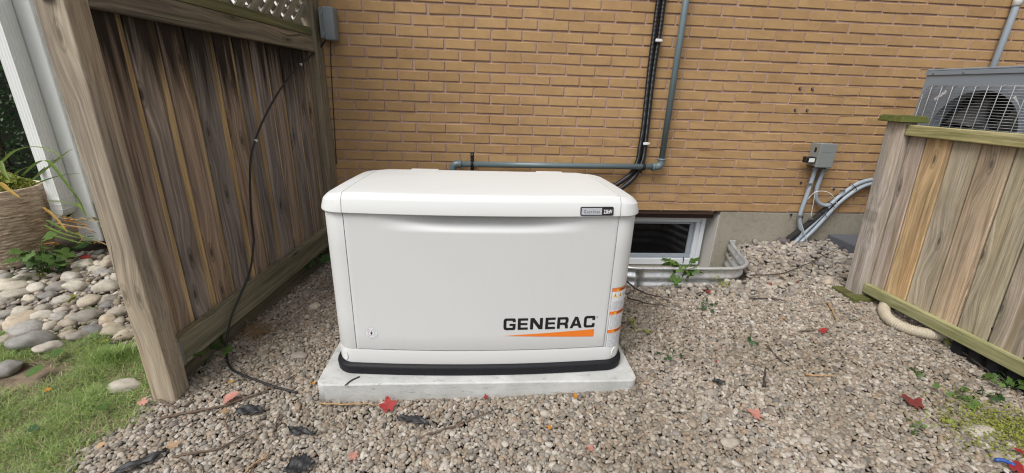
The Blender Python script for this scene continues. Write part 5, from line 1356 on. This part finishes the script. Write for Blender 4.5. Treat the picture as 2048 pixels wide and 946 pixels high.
    for k in range(2600):
        x, y = rr.gauss(c.x, .11), rr.gauss(c.y, .075); q = Vector((x, y, gz(x, y)+.008+rr.random()*.014)); e = Vector((rr.gauss(0, 1), rr.gauss(0, 1), rr.gauss(0, .5))).normalized()*rr.uniform(.003, .007)
        f = e.cross(Vector((rr.gauss(0, .4), rr.gauss(0, .4), 1))).normalized()*e.length*.6; k0 = len(V); V += [tuple(q-e), tuple(q+f), tuple(q+e), tuple(q-f)]; T.append((k0, k0+1, k0+2, k0+3))
    o = np_mesh('ground_cover', V, T, M_LEAFY); tag(o, 'mat of yellow-green creeping ground cover at the right edge of gravel', 'ground cover')
garden_plants()
def downspout():
    x0, x1, y0, y1 = -1.885, -1.815, -.118, -.018
    t = thing('downspout', 'white metal downspout with outlet elbow at the house corner', 'downspout', (-1.85, -.06, -.1))
    def prof(s=1.0):       # ribbed rectangular section
        P = []
        for k in range(8): P.append((x0+(x1-x0)*k/8, y0+(.0015 if k % 2 else 0)))
        for k in range(10): P.append((x1-(.002 if k % 2 else 0), y0+(y1-y0)*k/10))
        P += [(x1, y1), (x0, y1)]; return P
    V, Fc = loft([[(x, y, .02) for x, y in prof()], [(x, y, 3.0) for x, y in prof()]]); mesh_obj('pipe', V, Fc, M_ALUM, t)
    rings = []
    for k, (dx, dz, a) in enumerate(((0, .06, 0), (0, .0, 0), (-.003, -.035, .12), (-.012, -.066, .35), (-.03, -.092, .6), (-.06, -.112, .9), (-.10, -.128, 1.05), (-.135, -.14, 1.1))):
        ca, sa = math.cos(a), math.sin(a); xm = (x0+x1)/2; rings.append([(xm+dx+(x-xm)*1.05*ca, y*1.0+(y+.068)*.05, dz+(x-xm)*1.05*sa) for x, y in prof()])
    V, Fc = loft(rings); mesh_obj('elbow', V, Fc, M_ALUM, t)
    for z in (.05, .015, -.02): box('seam_band', (x0-.003, y0-.004, z-.003), (x1+.004, y1+.002, z+.003), M_ALUM, t, .001)
downspout()
def hedge():
    rr = np.random.default_rng(9); n = 60000
    t = thing('hedge', 'dark green evergreen hedge behind the white downspout', 'hedge', (-4.5, 2.0, -.4))
    x = rr.uniform(-9.0, -1.95, n); depth = rr.random(n)**1.6*.8; z = rr.uniform(-.42, 3.6, n)
    y = 1.0+.35*np.array([mnoise.noise((a*1.1, c*1.1, 0)) for a, c in zip(x, z)])+.10*np.array([mnoise.noise((a*5, c*5, 3)) for a, c in zip(x, z)])+depth+.18*np.maximum(0, z-1)
    s = rr.uniform(.010, .026, n); P = np.stack([x, y, z], 1); e = rr.normal(0, 1, (n, 3)); e[:, 1] -= .4; e /= np.linalg.norm(e, axis=1)[:, None]; g = np.cross(e, rr.normal(0, 1, (n, 3))); g /= np.linalg.norm(g, axis=1)[:, None]
    V = np.stack([P-e*s[:, None], P+g*s[:, None]*.5, P+e*s[:, None], P-g*s[:, None]*.5], 1).reshape(-1, 3); i = np.arange(n)*4; np_mesh('foliage', V, np.stack([i, i+1, i+2, i+3], 1), M_HEDGE, t)
    SV, SF = [], []
    for k in range(16):
        x = -8.5+k*.45; P = [Vector((x, 1.7, -.5)), Vector((x+random.uniform(-.1, .1), 1.75, 1.0)), Vector((x+random.uniform(-.2, .2), 1.8, 3.3))]; V, Fc = tube_geo(spline(P, 5), [.05*(1-i/14) for i in range(11)], 7)
        mesh_obj('trunk', V, Fc, M_TWIG, t, smooth=True)
    # dark backing slab, added behind the leaves so no daylight shows through
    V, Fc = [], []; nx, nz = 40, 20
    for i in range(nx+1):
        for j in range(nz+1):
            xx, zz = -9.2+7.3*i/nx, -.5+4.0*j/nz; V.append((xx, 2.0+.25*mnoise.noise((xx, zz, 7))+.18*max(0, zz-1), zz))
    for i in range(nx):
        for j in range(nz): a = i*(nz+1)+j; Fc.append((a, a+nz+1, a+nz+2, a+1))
    o = mesh_obj('dark_backing', V, Fc, plain('hedge_backing_dark', (.012, .018, .008), 1.0), t); md = o.modifiers.new('s', 'SOLIDIFY'); md.thickness = .4
hedge()

# ------------------------------------------------------------------ litter on the gravel
def litter():
    def twig(label, pts, r, mat=M_TWIG, lift=.012):
        P = spline([gat(px, py, lift) for px, py in pts], 5); rr = random.Random(len(label)); P = [p+Vector((rr.gauss(0, .002), rr.gauss(0, .002), abs(rr.gauss(0, .002)))) for p in P]
        n = len(P); V, Fc = tube_geo(P, [r*(1.1-.7*i/n)*rr.uniform(.85, 1.15) for i in range(n)], 6)
        tag(mesh_obj('twig', V, Fc, mat, None, None, True), label, 'twig', 'twigs on the gravel')
    twig('long bent twig reaching from the fence post towards the pad', [(320, 838), (360, 829), (416, 818), (478, 802), (540, 777), (590, 750)], .0052)
    twig('long thin twig in the lower left gravel', [(345, 914), (400, 905), (444, 895), (486, 871), (529, 849)], .0044)
    twig('yellowish curved twig at the bottom left edge of the gravel', [(480, 962), (492, 944), (512, 925), (540, 909)], .0052, M_TWIGL)
    twig('short curved twig below the boat-shaped black scrap', [(454, 829), (451, 849), (458, 862), (467, 874)], .0036)
    twig('short upright twig between two black scraps', [(558, 830), (552, 850), (544, 874)], .0036)
    twig('straight twig on the gravel in front of the pad', [(838, 876), (868, 866), (897, 856), (945, 838), (990, 821)], .0048)
    twig('thin twig at the foot of the fence post', [(305, 795), (330, 806), (358, 818)], .005)
    twig('fine twig in the bottom left corner of gravel', [(360, 920), (375, 932), (392, 952)], .0036)
    twig('pale twig on the right side gravel', [(1612, 749), (1640, 752), (1672, 751)], .0048, M_TWIGL)
    twig('dark stub of twig standing out in the middle gravel', [(1527, 773), (1529, 756), (1532, 736)], .0050, M_TWIGD, .016)
    twig('orange-tan twig near the block under the low fence', [(1656, 606), (1664, 622), (1673, 642)], .0058, M_TWIGL)
    twig('thin brown twig on the coarse stones', [(1500, 598), (1530, 597), (1560, 600), (1578, 606)], .0038, M_TWIGD)
    twig('twig stem leading to a red leaf by the low fence', [(1598, 663), (1622, 661), (1640, 658)], .0036)
    twig('dark fine twig in the upper gravel', [(1532, 690), (1548, 706), (1562, 722), (1576, 732)], .003, M_TWIGD)
    twig('small reddish twig in the lower middle gravel', [(1560, 818), (1565, 828), (1571, 838)], .0036)
    twig('thin twig along the front edge of the pad', [(640, 807), (690, 809), (735, 809), (765, 812)], .0036, M_TWIGL, .018)
    twig('long dark twig on the coarse stones by the well', [(1255, 596), (1290, 606), (1330, 612)], .0045, M_TWIGD, .025)
    twig('dark bent twig left of the window well stones', [(1250, 560), (1275, 580), (1310, 592), (1340, 596)], .006, M_TWIGD, .03)
    twig('black wire-thin stick over the coarse stones below the conduits', [(1500, 551), (1560, 548), (1610, 530), (1650, 510), (1690, 494)], .0042, M_TWIGD, .03)
    twig('dark stick lying below the cream hose end', [(1905, 690), (1935, 712), (1975, 742), (2005, 760)], .006, M_TWIGD, .018)
    P = [at(px, py, Z, PAD['top']+.004) for px, py in ((690, 771), (702, 761), (719, 753))]
    V, Fc = tube_geo(spline(P, 4), .0028, 6); tag(mesh_obj('twig', V, Fc, M_TWIGD, None, None, True), 'tiny dark twig lying on the left of the pad', 'twig', 'twigs on the gravel')
    lobes = {}
    def leaf(label, px, py, size, mat, rot, seed, tilt=.25, lift=.016, lob=5, dep=.34, cup=.5):
        p = gat(px, py, lift); V, Fc = lobed(size, lob, dep, 60, cup, seed); R = Matrix.Rotation(rot, 3, 'Z') @ Matrix.Rotation(tilt, 3, 'X'); c = Vector((0, size*.35, 0))
        V = [p+R@(v-c) for v in V]; zmin = min(v.z-gz(v.x, v.y) for v in V); V = [v+Vector((0, 0, max(0, .004-zmin))) for v in V]
        tag(mesh_obj('fallen_leaf', V, Fc, mat, None, None, True), label, 'leaf', 'fallen leaves')
    leaf('bright red fallen leaf against the front of the pad', 777, 814, .055, M_RED, .3, 1, .55, .02)
    leaf('pink-red folded leaf beside the long twig at left', 456, 799, .055, M_PINKL, -1.1, 2, .5, .02, 3, .3, 1.2)
    leaf('pale pink leaf lying flat in the lower middle gravel', 1515, 831, .048, M_PINKL, .8, 3)
    leaf('dark maroon maple leaf in the right gravel', 1832, 808, .062, M_MAROON, .2, 4, .15, .018, 5, .45)
    leaf('red leaf at the end of a twig by the low fence', 1645, 662, .034, M_RED, -1.2, 5, .4, .018, 3, .3, 1)
    leaf('red leaf at the bottom right corner beside blue plastic', 2034, 938, .040, M_RED, -.9, 6, .35, .02, 3, .4, 1)
    leaf('pink-red leaf at the right edge above the blue plastic', 2046, 905, .034, M_RED, 1.2, 7, .3, .02, 3, .4)
    leaf('small dark red leaf on the coarse stones by the well', 1417, 584, .034, M_MAROON, .5, 8, .3, .028)
    leaf('tiny red leaf on coarse stones left of the twig', 1542, 568, .022, M_RED, .5, 9, .3, .028)
    leaf('tiny red leaf on coarse stones nearest the low fence', 1600, 564, .022, M_RED, 1.5, 10, .3, .028)
    leaf('tan curled leaf on the coarse stones', 1567, 553, .04, M_TANL, 1.5, 11, .3, .03)
    leaf('orange scrap of leaf in the gravel near the low fence', 1569, 637, .022, M_ORL, 1.5, 12)
    leaf('small curled orange leaf at the front right of the pad', 1151, 793, .020, M_ORL, .4, 13, .8, .018)
    leaf('small pink leaf scrap in front of the pad', 972, 795, .018, M_RED, .4, 14, .8, .018)
    leaf('faded pink leaf in the bottom middle gravel', 1183, 898, .024, M_PINKL, .9, 15)
    leaf('pale red leaf scrap at the bottom left of centre', 709, 913, .030, M_PINKL, 1.2, 16)
    leaf('tiny orange leaf in front of the right half of the pad', 1100, 855, .018, M_ORL, 1.2, 17)
    leaf('red-brown leaf in the grass by the fence post', 285, 806, .03, M_PINKL, .3, 18, .4, .03)
    leaf('green leaf lying in the middle of the lawn', 208, 815, .036, M_LEAF, 1.8, 19, .3, .04, 3, .2)
    leaf('large green leaf at the lawn edge below the stones', 62, 746, .062, M_LEAF, -.6, 20, .3, .035, 1, .1)
    leaf('broad green leaf on the small stones at left', 104, 710, .060, M_LEAF, -1.0, 21, .3, .04, 1, .1)
    leaf('pale dry leaf in the lower lawn', 198, 893, .026, M_TANL, -.7, 22, .4, .035, 1, .1)
    leaf('orange leaf scrap on the bare soil patch', 95, 780, .02, M_ORL, .7, 23, .3, .02)
    leaf('tiny blue-green leaf in the lower left lawn', 67, 858, .028, M_LEAFD, .7, 24, .3, .035, 3, .2)
    leaf('small red leaf among the grey river stones', 172, 515, .045, M_RED, .7, 25, .3, .05)
    leaf('tiny pink scrap in the gravel right of centre', 1433, 723, .014, M_RED, .7, 26)
    leaf('yellow scrap of leaf left of the pad corner', 627, 767, .014, M_ORL, .7, 27)
    leaf('pale yellow scrap in the gravel under the cable loop', 462, 764, .018, M_STRAPY, 1.0, 28)
    leaf('tan crumpled leaf near the rotten clump in lower left', 347, 892, .030, M_TANL, 1.0, 29, .5, .02)
    leaf('reddish tan leaf by the folded pink leaf', 452, 822, .03, M_TANL, 2.0, 30, .4, .018)
    # torn black landscape-fabric scraps
    def scrap(label, px, py, a, b, rot, seed, fringe=.25):
        p = gat(px, py, .014); rr = random.Random(seed); V, Fc = [], []; nx, ny = 22, 6; ph = rr.uniform(0, 6)
        for i in range(nx+1):
            t = i/nx*2-1; w = b*max(.06, 1-abs(t)**2.2)*(1+fringe*rr.uniform(-1, .7))*(1-.25*t); x = a*t*(1+fringe*.2*rr.uniform(-1, 1))
            for j in range(ny+1):
                v = j/ny*2-1; e = fringe*.006*rr.uniform(-1, 1)
                V.append(Vector((x+e, w*v+.25*b*math.sin(t*2+ph), .010*abs(math.sin(v*2.2+t*3+ph))+.009*mnoise.noise((t*2.5+seed, v*1.5, ph))+.004)))
        for i in range(nx):
            for j in range(ny): q = i*(ny+1)+j; Fc.append((q, q+ny+1, q+ny+2, q+1))
        R = Matrix.Rotation(rot, 3, 'Z'); V = [p+R@v for v in V]; o = mesh_obj('plastic_scrap', V, Fc, M_SCRAP, None, None, True)
        md = o.modifiers.new('s', 'SOLIDIFY'); md.thickness = .0012; tag(o, label, 'scrap', 'black scraps on the gravel')
    scrap('boat-shaped black plastic scrap by the pink leaf', 500, 824, .058, .024, -.25, 1, .06)
    scrap('thin creased black scrap below the boat-shaped one', 603, 865, .062, .016, -.35, 2, .2)
    scrap('frayed black scrap just in front of the pad', 826, 844, .066, .022, -.25, 3, .28)
    scrap('frayed black scrap cut off by the bottom edge', 600, 934, .050, .040, .3, 4, .32)
    scrap('long black fabric strip at the lower left corner of gravel', 278, 928, .080, .016, .75, 5, .12)
    scrap('small grey-black scrap in the right gravel', 1437, 766, .026, .014, -.3, 6, .3)
    p = gat(2010, 926, .02); V, Fc = tube_geo(spline([p+Vector((-.026, .012, 0)), p+Vector((-.008, .006, .008)), p+Vector((.012, -.006, .004)), p+Vector((.024, -.012, .0))], 5), [.004, .006, .008, .006, .007, .005, .008, .006, .008, .006, .005, .007, .008, .006, .005, .003], 7)
    tag(mesh_obj('plastic_bit', V, Fc, M_BLUE, None, None, True), 'bright blue plastic bit beside the red corner leaf', 'plastic')
    # flat stone at the right
    p = gat(1958, 860, .004); o = bpy.data.objects.new('flat_stone', SM[3]); put(o, None, p); o.scale = (.055, .036, .018); tag(o, 'flat grey-green stone at the edge of the ground cover', 'stone')
    p = gat(1460, 885, .004); o = bpy.data.objects.new('flat_stone', SM[5]); put(o, None, p); o.scale = (.032, .024, .014); tag(o, 'pale larger stone in the bottom middle gravel', 'stone')
    for k, (px, py, lab) in enumerate(((632, 612, 'rounded stone half sunk in gravel left of the generator'), (600, 712, 'smooth brown stone left of the pad back corner'), (1655, 565, 'dark flat stone on the coarse gravel near the low fence'))):
        p = gat(px, py, .006); o = bpy.data.objects.new('flat_stone', SM[k]); put(o, None, p); o.scale = (.034, .028, .02); tag(o, lab, 'stone')
    # dried root clump
    c = gat(512, 668, .0); rr = random.Random(12); V, Fc = [], []
    for k in range(130):
        a = rr.uniform(0, 2*PI); q = c+Vector((rr.gauss(0, .03), rr.gauss(0, .025), rr.uniform(.0, .03))); P = [q]
        d = Vector((math.cos(a), math.sin(a), rr.uniform(.0, .9))).normalized()
        for j in range(4): d = (d+Vector((rr.gauss(0, .4), rr.gauss(0, .4), rr.gauss(-.25, .3)))).normalized(); P.append(P[-1]+d*rr.uniform(.012, .03))
        v, f = tube_geo(P, .0010, 4, False); q = len(V); V += v; Fc += [[i+q for i in g] for g in f]
    o = mesh_obj('root_clump', V, Fc, M_ROOT, None, None); tag(o, 'tangled clump of dried brown roots on gravel beside the fence', 'root clump')
    # orange scrap in the well
    p = at(1397, 529, Y, -.30); q = Vector((p.x, -.30, -.29)); 
litter()

# ------------------------------------------------------------------ render settings
S.render.engine = 'CYCLES'
S.cycles.filter_width = 1.15; S.cycles.max_bounces = 8; S.cycles.diffuse_bounces = 4; S.cycles.use_denoising = True
